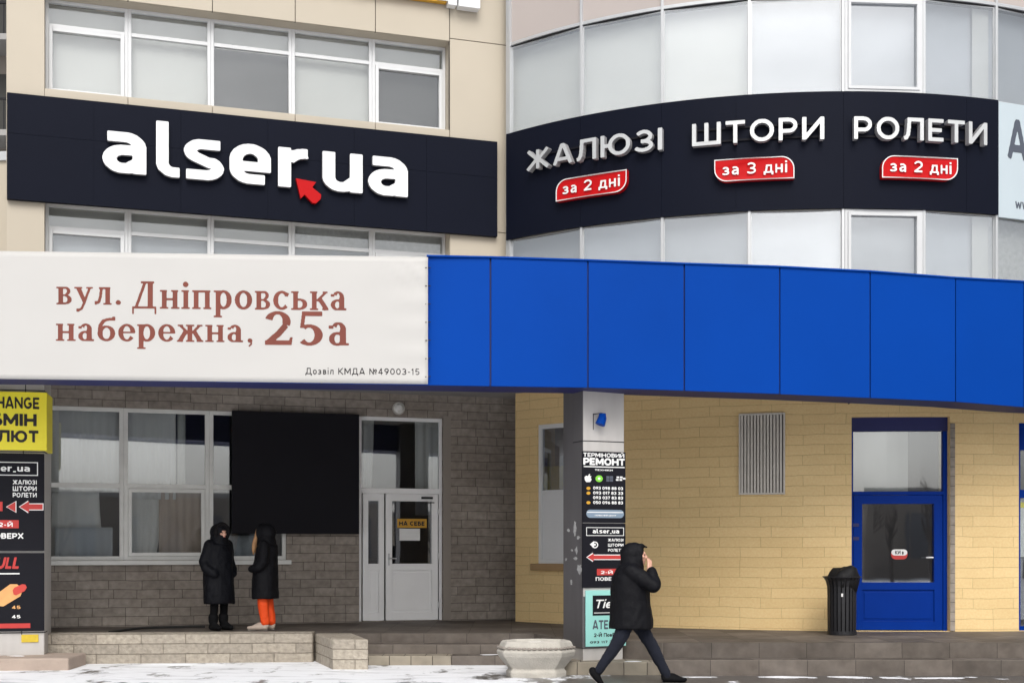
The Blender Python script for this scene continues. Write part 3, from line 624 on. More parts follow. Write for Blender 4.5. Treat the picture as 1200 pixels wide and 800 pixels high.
# things hung inside the ground floor windows: pale drapes and a tan one
def drape(u0, u1, z0, z1, d, mat, par, amp=.035, wl=.13, flare=0, name='curtain'):
    m = MB(); n = max(8, int((u1-u0)/.025)); rows = 6; P = []
    for j in range(rows+1):
        v = j/rows; z = z1+(z0-z1)*v; r = []
        for i in range(n+1):
            u = u0+(u1-u0)*i/n; uu = u+flare*v*v*(i/n-.2); r.append(A.m(uu, z, d+amp*math.sin(u/wl*6.28+.7*math.sin(u*5))*(0.4+.6*v)))
        P.append(r)
    for j in range(rows):
        for i in range(n): m.q([P[j+1][i], P[j+1][i+1], P[j][i+1], P[j][i]], [(0, 0)]*4)
    o = m.build(name, mat, par, smooth=True); s = o.modifiers.new('thickness', 'SOLIDIFY'); s.thickness = .004; return o
def au(x, d): return A.pix(x, 560, d)[0]
zs_top = gw[3]+.1
drape(au(57, -.3), au(140, -.3), zt-.1, zs_top, -.3, 'curtain', B, .02)
drape(au(150, -.3), au(206, -.3), zt-.2, zs_top, -.3, 'curtain', B, .02)
drape(au(208, -.32), au(217, -.32), zt-.2, zs_top, -.32, 'blind', B, .01)
drape(au(186, -.3), au(243, -.3), gw[2]-.1, zt+.04, -.3, 'tan_curtain', B, .015)
drape(au(150, -.34), au(192, -.34), gw[2]-.1, zt+.04, -.34, 'curtain', B, .02, flare=-.2)
drape(au(60, -.42), au(116, -.42), gw[2]-.1, zt+.04, -.42, 'curtain', B, .03, .3, flare=.15)
drape(au(64, -.28), au(132, -.28), gw[2]-.1, gw[2]+.52, -.28, 'blind_cool', B, .05, .31, name='folded_cloth')
drape(au(262, -.4), au(300, -.4), gw[2]-.1, gw[2]+.4, -.4, 'blind_cool', B, .05, .31, name='folded_cloth')
drape(au(424, -.45), au(438, -.45), 2.2, gd[3]+.1, -.45, 'curtain', B, flare=-.1)
drape(au(486, -.45), au(514, -.45), 2.2, gd[3]+.1, -.45, 'curtain', B)
r = MB(); u0, u1 = -2, uR-.3
r.box(A, u0, u1, .41, 4.3, -3.6, -3.5); r.box(A, u0, u1, .41, .45, -3.49, -.36); r.box(A, u0, u1, 4.25, 4.3, -3.49, -.36); r.box(A, u0, u0+.05, .46, 4.24, -3.49, -.36); r.box(A, u1-.05, u1, .46, 4.24, -3.49, -.36); r.box(A, us[3]+.35, us[3]+.4, .46, 4.24, -3.49, -.36)
r.build('room_interior', 'room', B)
# ---- white entrance door in the stone wall
ud = [au(x, -.06) for x in (421, 450, 452, 517)]
z_tr = A.pix(470, 575, -.06)[1]
f = MB(); D0, D1 = -.13, -.06
f.box(A, gd[0], gd[0]+.05, .41, gd[3], D0, D1); f.box(A, gd[1]-.05, gd[1], .41, gd[3], D0, D1)
f.box(A, gd[0]+.05, gd[1]-.05, gd[3]-.06, gd[3], D0, D1); f.box(A, gd[0]+.05, gd[1]-.05, z_tr-.045, z_tr+.045, D0, D1)
dr = f.build('entrance_door', 'door_pvc', B, bevel=.005)
p = MB(); p.box(A, gd[0]+.05, gd[1]-.05, z_tr+.045, gd[3]-.06, -.1, -.094); p.build('pane', 'glass_clear', dr)
def leaf(fr, u0, u1, z0, z1, zg0, zg1, st_, d0, d1, name, mat, par, gl):
    """door leaf: stiles, rails, glass above, raised infill panel below"""
    m = MB(); m.box(fr, u0, u0+st_, z0, z1, d0, d1); m.box(fr, u1-st_, u1, z0, z1, d0, d1)
    m.box(fr, u0+st_, u1-st_, z1-(z1-zg1), z1, d0, d1); m.box(fr, u0+st_, u1-st_, zg0-.11, zg0, d0, d1); m.box(fr, u0+st_, u1-st_, z0, z0+.13, d0, d1)
    m.box(fr, u0+st_, u1-st_, z0+.13, zg0-.11, d0+.01, d1-.022); m.box(fr, u0+st_+.035, u1-st_-.035, z0+.165, zg0-.145, d1-.022, d1-.012)
    o = m.build(name, mat, par, bevel=.004); g_ = MB(); g_.box(fr, u0+st_, u1-st_, zg0, zg1, d0+.02, d0+.026)
    return o, g_.build('pane' if par is B else 'door_glass', gl, o if par is B else par)
zg0, zg1 = A.pix(480, 660, -.06)[1], A.pix(480, 587, -.06)[1]
leaf(A, ud[0]+.06, ud[1], .42, z_tr-.05, zg0, zg1, .09, -.125, -.05, 'side_light', 'door_pvc', dr, 'glass_dark')
leaf(A, ud[2], ud[3]-.06, .42, z_tr-.05, zg0, zg1, .105, -.125, -.045, 'door_leaf', 'door_pvc', dr, 'glass_dark')
h = MB(); hu = ud[2]+.05; hz = A.pix(458, 655, -.05)[1]
h.box(A, hu-.015, hu+.015, hz-.1, hz+.1, -.045, -.035); h.tube([A.m(hu, hz+.02, -.036), A.m(hu, hz+.02, .015), A.m(hu+.12, hz+.015, .015)], .011)
h.build('handle', 'alu', dr, weld=True)
h = MB(); cu_ = ud[3]-.19
h.box(A, cu_-.16, cu_+.03, z_tr-.13, z_tr-.095, -.045, .0); h.box(A, cu_-.19, cu_+.06, z_tr-.2, z_tr-.185, -.03, -.015); h.build('door_closer', 'dark', dr)
for z_ in (.62, 1.45, 2.2):
    h = MB(); h.tube([A.m(ud[3]-.055, z_, -.035), A.m(ud[3]-.055, z_+.1, -.035)], .013); h.build('hinge', 'pvc', dr)
# ---- flat wing, upper storeys
wf = -.3
ux = [A.pix(x, 80, wf)[0] for x in (53, 150, 247, 342, 436, 522)]
zb2, zt2, zm2 = A.pix(300, 136, wf)[1], A.pix(300, 29, wf)[1], A.pix(300, 58, wf)[1]
zt1 = A.pix(300, 257, wf)[1]; zm1 = A.pix(300, 284, wf)[1]; zb1 = zt1-(zt2-zb2)
u_l, u_r = A.pix(7.5, 200, 0)[0], A.pix(594, 200, 0)[0]
zb3, zt3 = zt2+(zb2-zt1), zt2+(zb2-zt1)+1.9
holes = [(ux[0], ux[5], zb1, zt1), (ux[0], ux[5], zb2, zt2), (ux[0], ux[5], zb3, zt3)]
w = MB(); w.holed(A, u_l, u_r+.8, 4.6, 13.2, -.5, -.035, holes); w.build('upper_wall', 'cream', B)
cl = MB(); jt = MB()
jx = [u_l]+[A.pix(x, 40, 0)[0] for x in (52, 150, 249, 346, 440, 527)]+[u_r]
bands = [(zb1-.5, zb1), (zt1+.0, zb2), (zt2, zb3), (zt3, 13.2)]
for a, b in bands:
    for i in range(1, 6): cl.box(A, jx[i]+.006, jx[i+1]-.006, a+.004, b-.004, -.034, 0)
segs = [4.7, zt1+.02, zt2+.1, zb3+.2, 13.2]
segr = [4.7, zt1+.02, zt2+.05, zb3+.6, 13.2]
for s0, s1_ in zip(segs, segs[1:]): cl.box(A, u_l, ux[0], s0+.006, s1_-.006, -.034, 0)
for s0, s1_ in zip(segr, segr[1:]): cl.box(A, jx[6]+.006, u_r, s0+.006, s1_-.006, -.034, 0)
cl.build('facade_cladding', 'cream', B, bevel=.004)
for j in jx[1:7]: jt.box(A, j-.006, j+.006, zt2, 13.2, -.036, -.016)
for z_ in (zt2+.05, zb3+.6): jt.box(A, jx[6], u_r, z_-.006, z_+.006, -.033, -.014)
jt.box(A, jx[6]-.01, jx[6]+.004, zb2, zt2, -.036, -.02)
jt.build('cladding_joint', 'joint', B)
lo2 = ['blind', 'blind', 'blind_grey', 'blind', 'blind_grey']
for i in range(5):
    window(A, ux[i]+.001, ux[i+1]-.001, zb2, zt2, zm2, wf-.07, 'pvc', B, lo2[i], 'blind', sash=(i in (0, 4)), tk=.05)
    window(A, ux[i]+.001, ux[i+1]-.001, zb1, zt1, zm1, wf-.07, 'pvc', B, 'blind_cool', 'blind' if i < 3 else 'lace', sash=(i in (0, 4)), tk=.05)
    window(A, ux[i]+.001, ux[i+1]-.001, zb3, zt3, None, wf-.07, 'pvc', B, 'blind', tk=.05)
# ---- round wing, upper storeys
cx_ = [C.pix(x, 130, .05)[0] for x in (597, 681, 776, 878, 988, 1083, 1168)]
step = (cx_[6]-cx_[0])/6
cx_ += [cx_[6]+step*k for k in range(1, 6)]
zs0, zs1 = C.pix(988, 244, .083)[1], C.pix(988, 107, .083)[1]        # the dark sign band
zw1 = 10.14; zsp = 11.42
iw = MB(); iw.box(C, cx_[0]+.02, cx_[-1], 4.6, 13.2, -.75, -.7); iw.build('light_block_wall', 'room', B)  # dark drum wall added behind the blinds to block light
wl = MB(); wl.box(C, cx_[0]-.0, cx_[-1], zs0+.02, zs1-.02, -.3, .02); wl.build('curved_wall', 'cream', B)
for u in cx_:
    for z0, z1 in ((4.6, zs0+.01), (zs1-.01, 13.2)):
        ml = MB(); ml.box(C, u-.022, u+.022, z0, z1, .0, .06); ml.build('mullion', 'alu', B, bevel=.004)
# slim clips on the mullions
for i in range(len(cx_)-1):                       # every bay is flat glass on the chord between two mullions
    p0_, p1_ = Vector(C.m(cx_[i], 0, 0)[:2]), Vector(C.m(cx_[i+1], 0, 0)[:2]); w_ = (p1_-p0_).length
    tw = random.uniform(-.006, .006); FB = Flat(p0_, p1_-p0_); FP = Flat(p0_-FB.n*tw*.5, p1_-p0_+FB.n*tw)
    a, b = .02, w_-.02
    open_ = (i == 4)
    for (z0, z1, bl, nm) in ((4.62, zs0, 'blind_cool', 'lower'), (zs1, zw1, 'blind_bay' if i < 3 else 'blind_cool', 'upper')):
        f = MB()
        if open_:
            frame_bars(f, FB, a+.002, b-.002, z0+.004, z1-.004, .004, .06, .045); frame_bars(f, FB, a+.051, b-.051, z0+.053, z1-.053, .012, .075, .045)
            ga, gb, gz0, gz1 = a+.09, b-.09, z0+.09, z1-.09
        else:
            frame_bars(f, FB, a+.001, b-.001, z0+.003, z1-.003, -.01, .02, .012); ga, gb, gz0, gz1 = a+.012, b-.012, z0+.012, z1-.012
        o = f.build('curved_window', 'alu_white' if open_ else 'alu', B)
        p = MB(); p.box(FP, ga, gb, gz0, gz1, .004, .010); p.build('pane', 'glass_bay', o)
        k = MB(); k.box(FB, a-(.2 if i == 0 else .012), b+.012, z0-.02, z1+.02, -.16, -.15)
        k.build('blind', 'lace' if (i >= 6 and nm == 'lower') else bl, o)
        if i == 5:
            k = MB(); k.box(FB, b-.32, b-.03, z0, z1, -.1, -.09); k.build('curtain', 'blind', o)
    s = MB(); s.box(FB, a, b, zw1+.07, zsp, -.02, .02); s.build('spandrel_panel', 'spandrel', B)
    s = MB(); s.box(FB, a, b, zsp+.07, 13.2, -.02, .012); s.build('spandrel_panel', 'spandrel', B)
for z_ in (zw1, zsp):
    tr = MB(); tr.box(C, cx_[0], cx_[-1], z_+.02, z_+.07, -.02, .045); tr.build('transom', 'alu', B)
    tr = MB(); tr.box(C, cx_[0], cx_[-1], z_-.004, z_+.02, -.04, .012); tr.build('transom_gasket', 'dark', B)
eg = MB(); eg.box(C, cx_[0]-.10, cx_[0]-.024, 4.6, 13.2, -.05, .03); eg.build('edge_trim', 'alu', B)
# ---- round wing, ground floor of yellow painted blocks
yl = Y.pix(604, 600)[0]
yw = (Y.pix(631, 570, -.03)[0], Y.pix(631, 570, -.03)[0]+1.02, Y.pix(640, 660, -.03)[1], Y.pix(640, 497, -.03)[1])
yd = (Y.pix(997, 600, -.1)[0], Y.pix(1113, 600, 0)[0], .41, Y.pix(1055, 488, 0)[1])
y2 = (Y.pix(1194, 600, 0)[0], Y.pix(1194, 600, 0)[0]+1.6, .41, Y.pix(1195, 495, 0)[1])
w = MB(); w.holed(Y, yl, 9.6, .2, 4.5, -.45, 0, [yw, yd, y2]); w.build('painted_wall', 'yellow', B)
w = MB(); w.box(Y, yd[1]+.004, yd[1]+.075, .41, yd[3]-.1, .002, .012); w.build('brick_quoin', 'stone', B)
r = MB(); r.box(Y, yl+.5, 9.4, .41, 4.4, -2.3, -2.2); r.box(Y, yl+.5, 9.4, .405, .42, -2.19, -.46); r.box(Y, yl+.5, 9.4, 4.35, 4.4, -2.19, -.46); r.build('room_interior', 'room', B)
# narrow window with a blank lower panel, left of the column
f = MB(); frame_bars(f, Y, *yw, -.1, -.03, .07); zmid = Y.pix(645, 576, -.03)[1]
f.box(Y, yw[0]+.07, yw[1]-.07, zmid-.03, zmid+.03, -.098, -.032); f.box(Y, yw[0]+.07, yw[1]-.07, yw[2]+.07, zmid-.03, -.09, -.05)
o = f.build('window', 'pvc', B, bevel=.004)
p = MB(); p.box(Y, yw[0]+.07, yw[1]-.07, zmid+.03, yw[3]-.07, -.07, -.064); p.build('pane', 'glass_dark', o)
p = MB(); p.box(Y, yw[0]+.075, yw[1]-.075, zmid+.035, zmid+.42, -.082, -.076); p.build('poster', 'tag_yellow', o)
w = MB(); w.box(Y, yw[0]-.08, yw[1]+.05, yw[2]-.11, yw[2]-.003, -.02, .09); w.build('window_sill', 'sill', B, bevel=.008)
# blue door with a glazed top light
f = MB(); z_l = Y.pix(1055, 505, -.1)[1]; z_b = Y.pix(1055, 577, -.1)[1]
f.box(Y, yd[0], yd[0]+.035, .41, z_l, -.2, -.1); f.box(Y, yd[1]-.06, yd[1], .41, z_l, -.2, -.1); f.box(Y, yd[0]+.035, yd[1]-.06, z_b-.03, z_b+.02, -.2, -.1)
bd = f.build('shop_door', 'blue_door', B, bevel=.004)
p = MB(); p.box(Y, yd[0], yd[1], z_l+.002, yd[3], -.2, -.085); p.build('lintel', 'blue_dark', bd)
p = MB(); p.box(Y, yd[0]+.035, yd[1]-.06, z_b+.02, z_l, -.15, -.144); p.build('top_light', 'glass_clear', bd)
p = MB(); p.box(Y, yd[0]+.0, yd[0]+.95, z_b-.1, z_l+.1, -.5, -.49); p.build('blind', 'blind', bd)
zg0, zg1 = Y.pix(1055, 682, -.1)[1], Y.pix(1055, 590, -.1)[1]
leaf(Y, yd[0]+.04, yd[1]-.065, .42, z_b-.035, zg0, zg1, .125, -.19, -.11, 'door_leaf', 'blue_door', bd, 'glass_dark')
h = MB(); hu = Y.pix(1092, 652, -.1)[0]; hz = Y.pix(1092, 653, -.1)[1]
h.tube([Y.m(hu, hz, -.16), Y.m(hu, hz, -.06), Y.m(hu-.1, hz, -.06)], .014); h.build('handle', 'alu', bd, weld=True)
for z_ in (1.95, 1.75):
    h = MB(); h.box(Y, yd[0]+.03, yd[0]+.12, z_, z_+.05, -.11, -.1); h.build('hinge', 'blue_dark', bd)
# shop window at the right-hand edge
f = MB(); frame_bars(f, Y, *y2, -.15, -.06, .06); zq = Y.pix(1196, 578, 0)[1]; f.box(Y, y2[0]+.06, y2[1]-.06, zq-.06, zq+.06, -.148, -.062); f.box(Y, y2[0]+.06, y2[1]-.06, y2[3]-.4, y2[3]-.06, -.148, -.07)
o = f.build('shop_window', 'blue_door', B)
p = MB(); p.box(Y, y2[0]+.06, y2[1]-.06, y2[2]+.06, y2[3]-.4, -.12, -.114); p.build('pane', 'glass_clear', o)
p = MB(); p.box(Y, y2[0]+.06, y2[1]-.06, 1.5, zq-.06, -.2, -.19); p.build('poster', 'white_print', o)
p = MB(); p.box(Y, y2[0]+.06, y2[1]-.06, zq-.2, zq-.12, -.185, -.175); p.build('poster', 'yellow_print', o)
# ventilation grille
v = rect(Y, 866, 484, 920, 579, .03); f = MB(); frame_bars(f, Y, *v, .0, .05, .025); n_ = 13
for i in range(n_):
    a = v[0]+.03+(v[1]-v[0]-.06)*i/n_; f.box(Y, a+.002, a+.033, v[2]+.026, v[3]-.026, .012, .04)
o = f.build('vent_grille', 'vent', B)
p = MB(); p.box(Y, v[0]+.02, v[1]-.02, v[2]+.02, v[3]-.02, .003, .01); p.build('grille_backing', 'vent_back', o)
# ---- canopy
CP = [(-14, 15.6, 3.66, 2.11)]
for x, s_, yt, yb in ((0, 95, 294, 443), (500, 93.5, 301, 451), (575, 93.1, 302.5, 452.3), (689, 92.5, 306, 454), (802, 91.7, 310, 457.7), (914, 90.7, 313.6, 461.5), (1020, 89.5, 319, 466), (1120, 87.9, 326.5, 470.5), (1200, 86, 331, 477)):
    CP.append(((x-CX)/s_, F_PX/s_, (HOR-yt)/s_, (HOR-yb)/s_))
CP += [(8.2, 17.9, 3.6, 1.92), (9.4, 18.5, 3.6, 1.92), (10.6, 19.2, 3.6, 1.92), (13.5, 21.2, 3.6, 1.92)]
CP = [(x, y, zt_+CAM_Z, zb_+CAM_Z) for x, y, zt_, zb_ in CP]
def lerp(a, b, k): return tuple(p+(q-p)*k for p, q in zip(a, b))
bm_ = MB()
def back(p, d): return (p[0]-d*.16*(p[0] > 0)*min(1, p[0]/5), p[1]+d)
for p, q in zip(CP, CP[1:]):
    bm_.prism([back(p, .035), back(q, .035), back(q, .72), back(p, .72)], [p[3]+.012, q[3]+.012, q[3]+.012, p[3]+.012], 0, zt=[p[2]-.01, q[2]-.01, q[2]-.01, p[2]-.01])
can = bm_.build('canopy', 'blue_dark', B)
def fascia(p, q):
    m = MB(); a, b = lerp(p, q, .006), lerp(p, q, .994)
    w1, w2, h1 = random.uniform(-.006, .006), random.uniform(-.006, .006), random.uniform(-.006, .006)
    m.prism([(a[0], a[1]+w1), (b[0], b[1]+w2), back(b, .033), back(a, .033)], [a[3]+h1, b[3]+h1, b[3], a[3]], 0, zt=[a[2], b[2], b[2], a[2]])
    m.build('fascia_panel', 'blue', can, bevel=.006)
seg = [CP[0]]+[lerp(CP[0], CP[1], k/5) for k in range(1, 5)]+[CP[1]]+[lerp(CP[1], CP[2], k/4) for k in range(1, 4)]+CP[2:]
seg = [s_ for s_ in seg if abs(s_[0]-CP[2][0]) > .01]          # the joint at the banner's edge is hidden under it
for p, q in zip(seg, seg[1:]): fascia(p, q)
cap = MB()
for p, q in zip(CP[2:], CP[3:]): cap.prism([(p[0], p[1]-.02), (q[0], q[1]-.02), back(q, .3), back(p, .3)], [p[2]+.002, q[2]+.002, q[2]+.002, p[2]+.002], 0, zt=[p[2]+.022, q[2]+.022, q[2]+.022, p[2]+.022])
cap.build('coping', 'blue', can)
sf = MB(); fr_ = [back(p, .7) for p in CP]
sf.prism(fr_+[(13.5, 27), (-14, 27)], 4.22, 4.3); sf.build('soffit', 'soffit', can)
dk = MB(); dk.prism([back(p, .2) for p in CP]+[(13.5, 24), (-14, 24)], 5.12, 5.18); dk.build('light_block_deck', 'soffit', can)  # unseen top sheet, added so no light leaks down through the canopy
# roof and back so that no daylight leaks in from behind
rb = MB(); rb.prism([(-7.5, 20.2), (-.3, 22.6), (12, 22.4), (14, 27), (12, 33), (-9, 33)], 13.2, 13.4); rb.box(WF, -9, 14, 0, 13.2, -33.2, -33); rb.build('roof', 'soffit', B)
# ---- column in front of the terrace and the wide pillar at the left
a_ = math.radians(22); K = Flat((.92, 16.67), (math.cos(a_), math.sin(a_)))
KL = Flat(K.m(0, 0, -.62)[:2], tuple(K.n))   # its left flank, running towards the street
cw = .6
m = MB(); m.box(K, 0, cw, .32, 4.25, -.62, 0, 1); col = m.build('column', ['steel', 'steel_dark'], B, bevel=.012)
m = MB(); m.box(K, .012, cw-.012, .1, .32, -.6, -.012); m.build('plinth', 'steel', col)
zj = K.pix(700, 517, 0)[1]
m = MB(); m.box(K, 0.004, cw-.004, zj+.006, 4.24, .001, .012); m.build('cladding', 'steel', col, bevel=.004)
m = MB(); m.box(K, 0.004, cw-.004, 1.0, zj-.006, .001, .012); m.build('cladding', 'steel', col, bevel=.004)
m = MB(); m.box(K, -.004, cw+.004, zj-.006, zj+.006, -.3, .008); m.build('cladding_joint', 'dark', col)
a2 = math.radians(13); pc = ((52-CX)/85, F_PX/85)
Q = Flat((pc[0]-1.0*math.cos(a2), pc[1]-1.0*math.sin(a2)), (math.cos(a2), math.sin(a2)))
m = MB(); m.box(Q, 0, 1.0, .1, 4.25, -.75, 0); pil = m.build('pillar', 'steel', B, bevel=.012)
for zz, xx in ((Q.pix(20, 457)[1], .75), (Q.pix(20, 529)[1], .72), (Q.pix(20, 741)[1], .70)):
    m = MB(); m.box(Q, -.003, 1.003, zz-.006, zz+.006, -.3, .004); m.box(Q, xx, xx+.012, zz-.1, zz+.12, -.1, .003); m.build('cladding_joint', 'dark', pil)
# ---- neighbours at the far left edge
N = thing('apartment_building', (-22, 40, 0), 'grey block of flats with railed balconies at the far left edge, behind the cream wall', 'building')
m = MB(); m.box(WF, -34, -12.5, 0, 26, -52, -40); m.build('wall', 'plaster', N)
for k in range(8):
    m = MB(); z_ = 2.5+k*2.9
    m.box(WF, -21, -12.7, z_, z_+.18, -40, -38.7)
    o = m.build('balcony', 'soffit', N)
    m = MB()
    for i in range(34): m.box(WF, -20.9+i*.25, -20.87+i*.25, z_+.18, z_+1.1, -38.76, -38.73)
    m.box(WF, -20.95, -12.72, z_+1.1, z_+1.15, -38.78, -38.71); m.build('railing', 'dark', o)
    m = MB(); m.box(WF, -20, -13, z_+.4, z_+2.3, -39.98, -39.93); m.build('balcony_glazing', 'pane_far' if 'pane_far' in M else 'blind_grey', o)
w = MB(); w.prism([(-16, 21.4), (-7.66, 20.1), (-7.5, 20.6), (-16, 22)], 0, 7.72); wl = w.build('side_wall', 'cream', B)
w = MB(); w.prism([(-16, 21.36), (-7.68, 20.06), (-7.5, 20.6), (-16, 22)], 7.72, 7.86); w.build('wall_coping', 'alu', wl)

# ================================================================ low walls, kerb
m = MB(); m.prism([(-10.5, 17.72), (-6.2, 18.05), (-2.86, 18.36), (-2.86, 18.63), (-6.2, 18.38), (-10.5, 18.1)], -.1, .425)
lw = m.build('garden_wall', 'rough_stone', None, bevel=.018); tag(lw, 'low wall of pale split-face stone along the terrace edge below the two women', 'low wall')
m = MB(); m.prism([(-2.415, 17.24), (-1.935, 17.24), (-2.31, 18.5), (-2.845, 18.5)], -.1, .405)
ep = m.build('stone_pier', 'rough_stone', None, bevel=.02); tag(ep, 'squat pale stone end block jutting forward beside the entrance steps', 'stone block')
m = MB(); m.prism([(-8.6, 16.9), (-5.93, 17.12), (-5.98, 17.98), (-8.6, 17.9)], -.05, .165)
kb = m.build('stone_kerb', 'kerb', None, bevel=.025); tag(kb, 'worn grey-brown stone slab lying in snow at the foot of the left pillar', 'kerb')

# ================================================================ signs
# the big dark fascia sign on the flat wing
us0, us1 = A.pix(8, 170, .1)[0], A.pix(583, 220, .1)[0]
zs_b = (A.pix(8, 233, .1)[1]+A.pix(583, 277, .1)[1])/2; zs_t = (A.pix(8, 108.5, .1)[1]+A.pix(583, 166, .1)[1])/2
S = thing('shop_sign', A.m((us0+us1)/2, zs_b, .05), 'long dark navy fascia sign with raised white alser.ua letters on the cream wing', 'sign')
m = MB(); jn = [us0]+[A.pix(x, 180, .1)[0] for x in (110, 212, 314, 415, 500)]+[us1]
m.box(A, us0, us1, zs_b, zs_t, .01, .085)
zmid = zs_b+(zs_t-zs_b)*.62
for a, b in zip(jn, jn[1:]):
    m.box(A, a+.002, b-.002, zs_b, zmid-.002, .085, .1); m.box(A, a+.002, b-.002, zmid+.002, zs_t, .085, .1)
m.build('backboard', 'navy', S)
def lbox(x0, x1, yt, yb, d): xm = (x0+x1)/2; return (A.pix(x0, 190, d)[0], A.pix(x1, 190, d)[0], A.pix(xm, yb, d)[1], A.pix(xm, yt, d)[1])
DL = .2
xh = [A.pix(145, 154.5, DL)[1], A.pix(145, 202, DL)[1]]
zt_x, zb_x = (A.pix(145, 154.5, DL)[1]+A.pix(455, 184.5, DL)[1])/2, (A.pix(145, 202.5, DL)[1]+A.pix(455, 229.5, DL)[1])/2
for ch, x0, x1, top in (('a', 120, 171.5, 0), ('l', 183, 210.5, 1), ('s', 215.5, 262.5, 0), ('e', 269, 317.5, 0), ('r', 326, 361.5, 0), ('u', 378, 425, 0), ('a', 431.5, 478, 0)):
    u0, u1 = A.pix(x0, 190, DL)[0], A.pix(x1, 190, DL)[0]
    z1 = zb_x+(zt_x-zb_x)*1.36 if top else zt_x
    text(ch, A, (u0, u1, zb_x, z1), .125, DL, 'letter', ['white_letter', 'letter_side'], S, ROUND, .245, res=70, two=True)
poly(A, pxpoly(A, [(346.7, 209), (370.5, 213.5), (366, 219.5), (376.3, 228), (375.8, 233), (370, 238.5), (366, 237.5), (357, 228), (352.5, 232.5)], DL), .125, DL, 'arrow', ['red', 'red'], S, two=True)

# the dark band of the round wing with three words and three red plates
S = thing('shop_sign', C.m((cx_[0]+cx_[6])/2, zs0, .05), 'curved dark navy sign with three raised grey words and three red plates', 'sign')
m = MB(); e1 = C.pix(1170, 190, .083)[0]
jn = [cx_[0]-.05, cx_[1], cx_[2], cx_[3]-.2, cx_[4], cx_[5]+.7, e1]
m.box(C, jn[0], e1, zs0, zs1, .025, .07)
for a, b in zip(jn, jn[1:]): m.box(C, a+.002, b-.002, zs0, zs1, .07, .083)
m.build('backboard', 'navy', S)
def word(txt, x0, x1, z0, z1, sl=0):
    d0, d1 = .11, .215
    u0, u1 = C.pix(x0, 160, d1)[0], C.pix(x1, 160, d1)[0]
    tot = sum(SANS[c][0] for c in txt)+.2*(len(txt)-1); k = (u1-u0)/tot; u = u0
    for c in txt:
        w_ = SANS[c][0]
        text(c, C, (u, u+w_*k, z0, z1), d0, d1, 'letter', ['metal_letter', 'letter_side'], S, SANS, .165, res=60, two=True); u += (w_+.2)*k
zwb = (C.pix(890, 165, .215)[1]+C.pix(1080, 165.5, .215)[1])/2; zwt = (C.pix(890, 139.5, .215)[1]+C.pix(1080, 138.5, .215)[1])/2
word('ЖАЛЮЗІ', 617, 776, zwb, zwt); word('ШТОРИ', 811, 966, zwb, zwt); word('РОЛЕТИ', 1001, 1157, zwb, zwt)
# supports the letters stand on
for x0, x1 in ((622, 772), (815, 962), (1005, 1153)):
    a, b = C.pix(x0, 160, .1)[0], C.pix(x1, 160, .1)[0]
    for z_ in (zwb+.06, zwt-.09): rl = MB(); rl.box(C, a, b, z_, z_+.03, .083, .11); rl.build('mounting_rail', 'black_print', S)
def plate(u0, u1, z0, z1, r, mirror, ins=0):
    """leaf-shaped plate: two opposite corners round, two square"""
    u0, u1, z0, z1 = u0+ins, u1-ins, z0+ins, z1-ins; r = r-ins*.6
    tl = arc(u0+r, z1-r, r, r, 180, 90, 8); br = arc(u1-r, z0+r, r, r, 360, 270, 8)
    p = [(u0, z0)]+tl+[(u1, z1)]+br
    if mirror: p = [(u0+u1-a, b) for a, b in p][::-1]
    return p
zpb = (C.pix(890, 211, .2)[1]+C.pix(1078, 208.5, .2)[1])/2; zpt = (C.pix(890, 184.5, .2)[1]+C.pix(1078, 182.5, .2)[1])/2
for x0, x1, txt, mir in ((651, 734, 'за 2 дні', 0), (837, 931, 'за 3 дні', 1), (1034, 1123, 'за 2 дні', 0)):
    u0, u1 = C.pix(x0, 200, .2)[0], C.pix(x1, 200, .2)[0]; r = (zpt-zpb)*.55
    def sub(l):                                   # follow the curve of the wall
        o = []
        for a, b in zip(l, l[1:]+l[:1]):
            n = max(1, int(math.dist(a, b)/.15)); o += [(a[0]+(b[0]-a[0])*i/n, a[1]+(b[1]-a[1])*i/n) for i in range(n)]
        return o
    pl = solid([sub(plate(u0, u1, zpb, zpt, r, mir))], C, .083, .185).build('badge', 'red', S)
    solid([sub(plate(u0, u1, zpb, zpt, r, mir)), sub(plate(u0, u1, zpb, zpt, r, mir, .014))], C, .185, .193).build('rim', 'white_print', pl)
    text(txt, C, (u0+(u1-u0)*.1, u1-(u1-u0)*.09, zpb+(zpt-zpb)*.2, zpb+(zpt-zpb)*.8), .1845, .192, 'lettering', 'white_print', pl, SANS, .15, res=44)

# pale blue sign at the right edge
S = thing('shop_sign', C.m(e1+1.2, zs0, .05), 'pale blue board with grey letters at the right edge, joining the dark curved sign', 'sign')
m = MB(); m.box(C, e1+.012, e1+2.7, zs0-.03, zs1-.02, .025, .075); m.build('backboard', 'paleblue', S)
ul = C.pix(1181, 160, .08)[0]
text('АТЕЛЬЄ', C, (ul, ul+2.2, C.pix(1190, 187, .08)[1], C.pix(1190, 140, .08)[1]), .0745, .08, 'lettering', 'grey_ink', S, SANS, .2, res=40)
ul = C.pix(1190, 240, .08)[0]
text('www', C, (ul, ul+.4, C.pix(1194, 245, .08)[1], C.pix(1194, 236, .08)[1]), .0745, .08, 'lettering', 'grey_ink', S, SANS, .16, res=30)

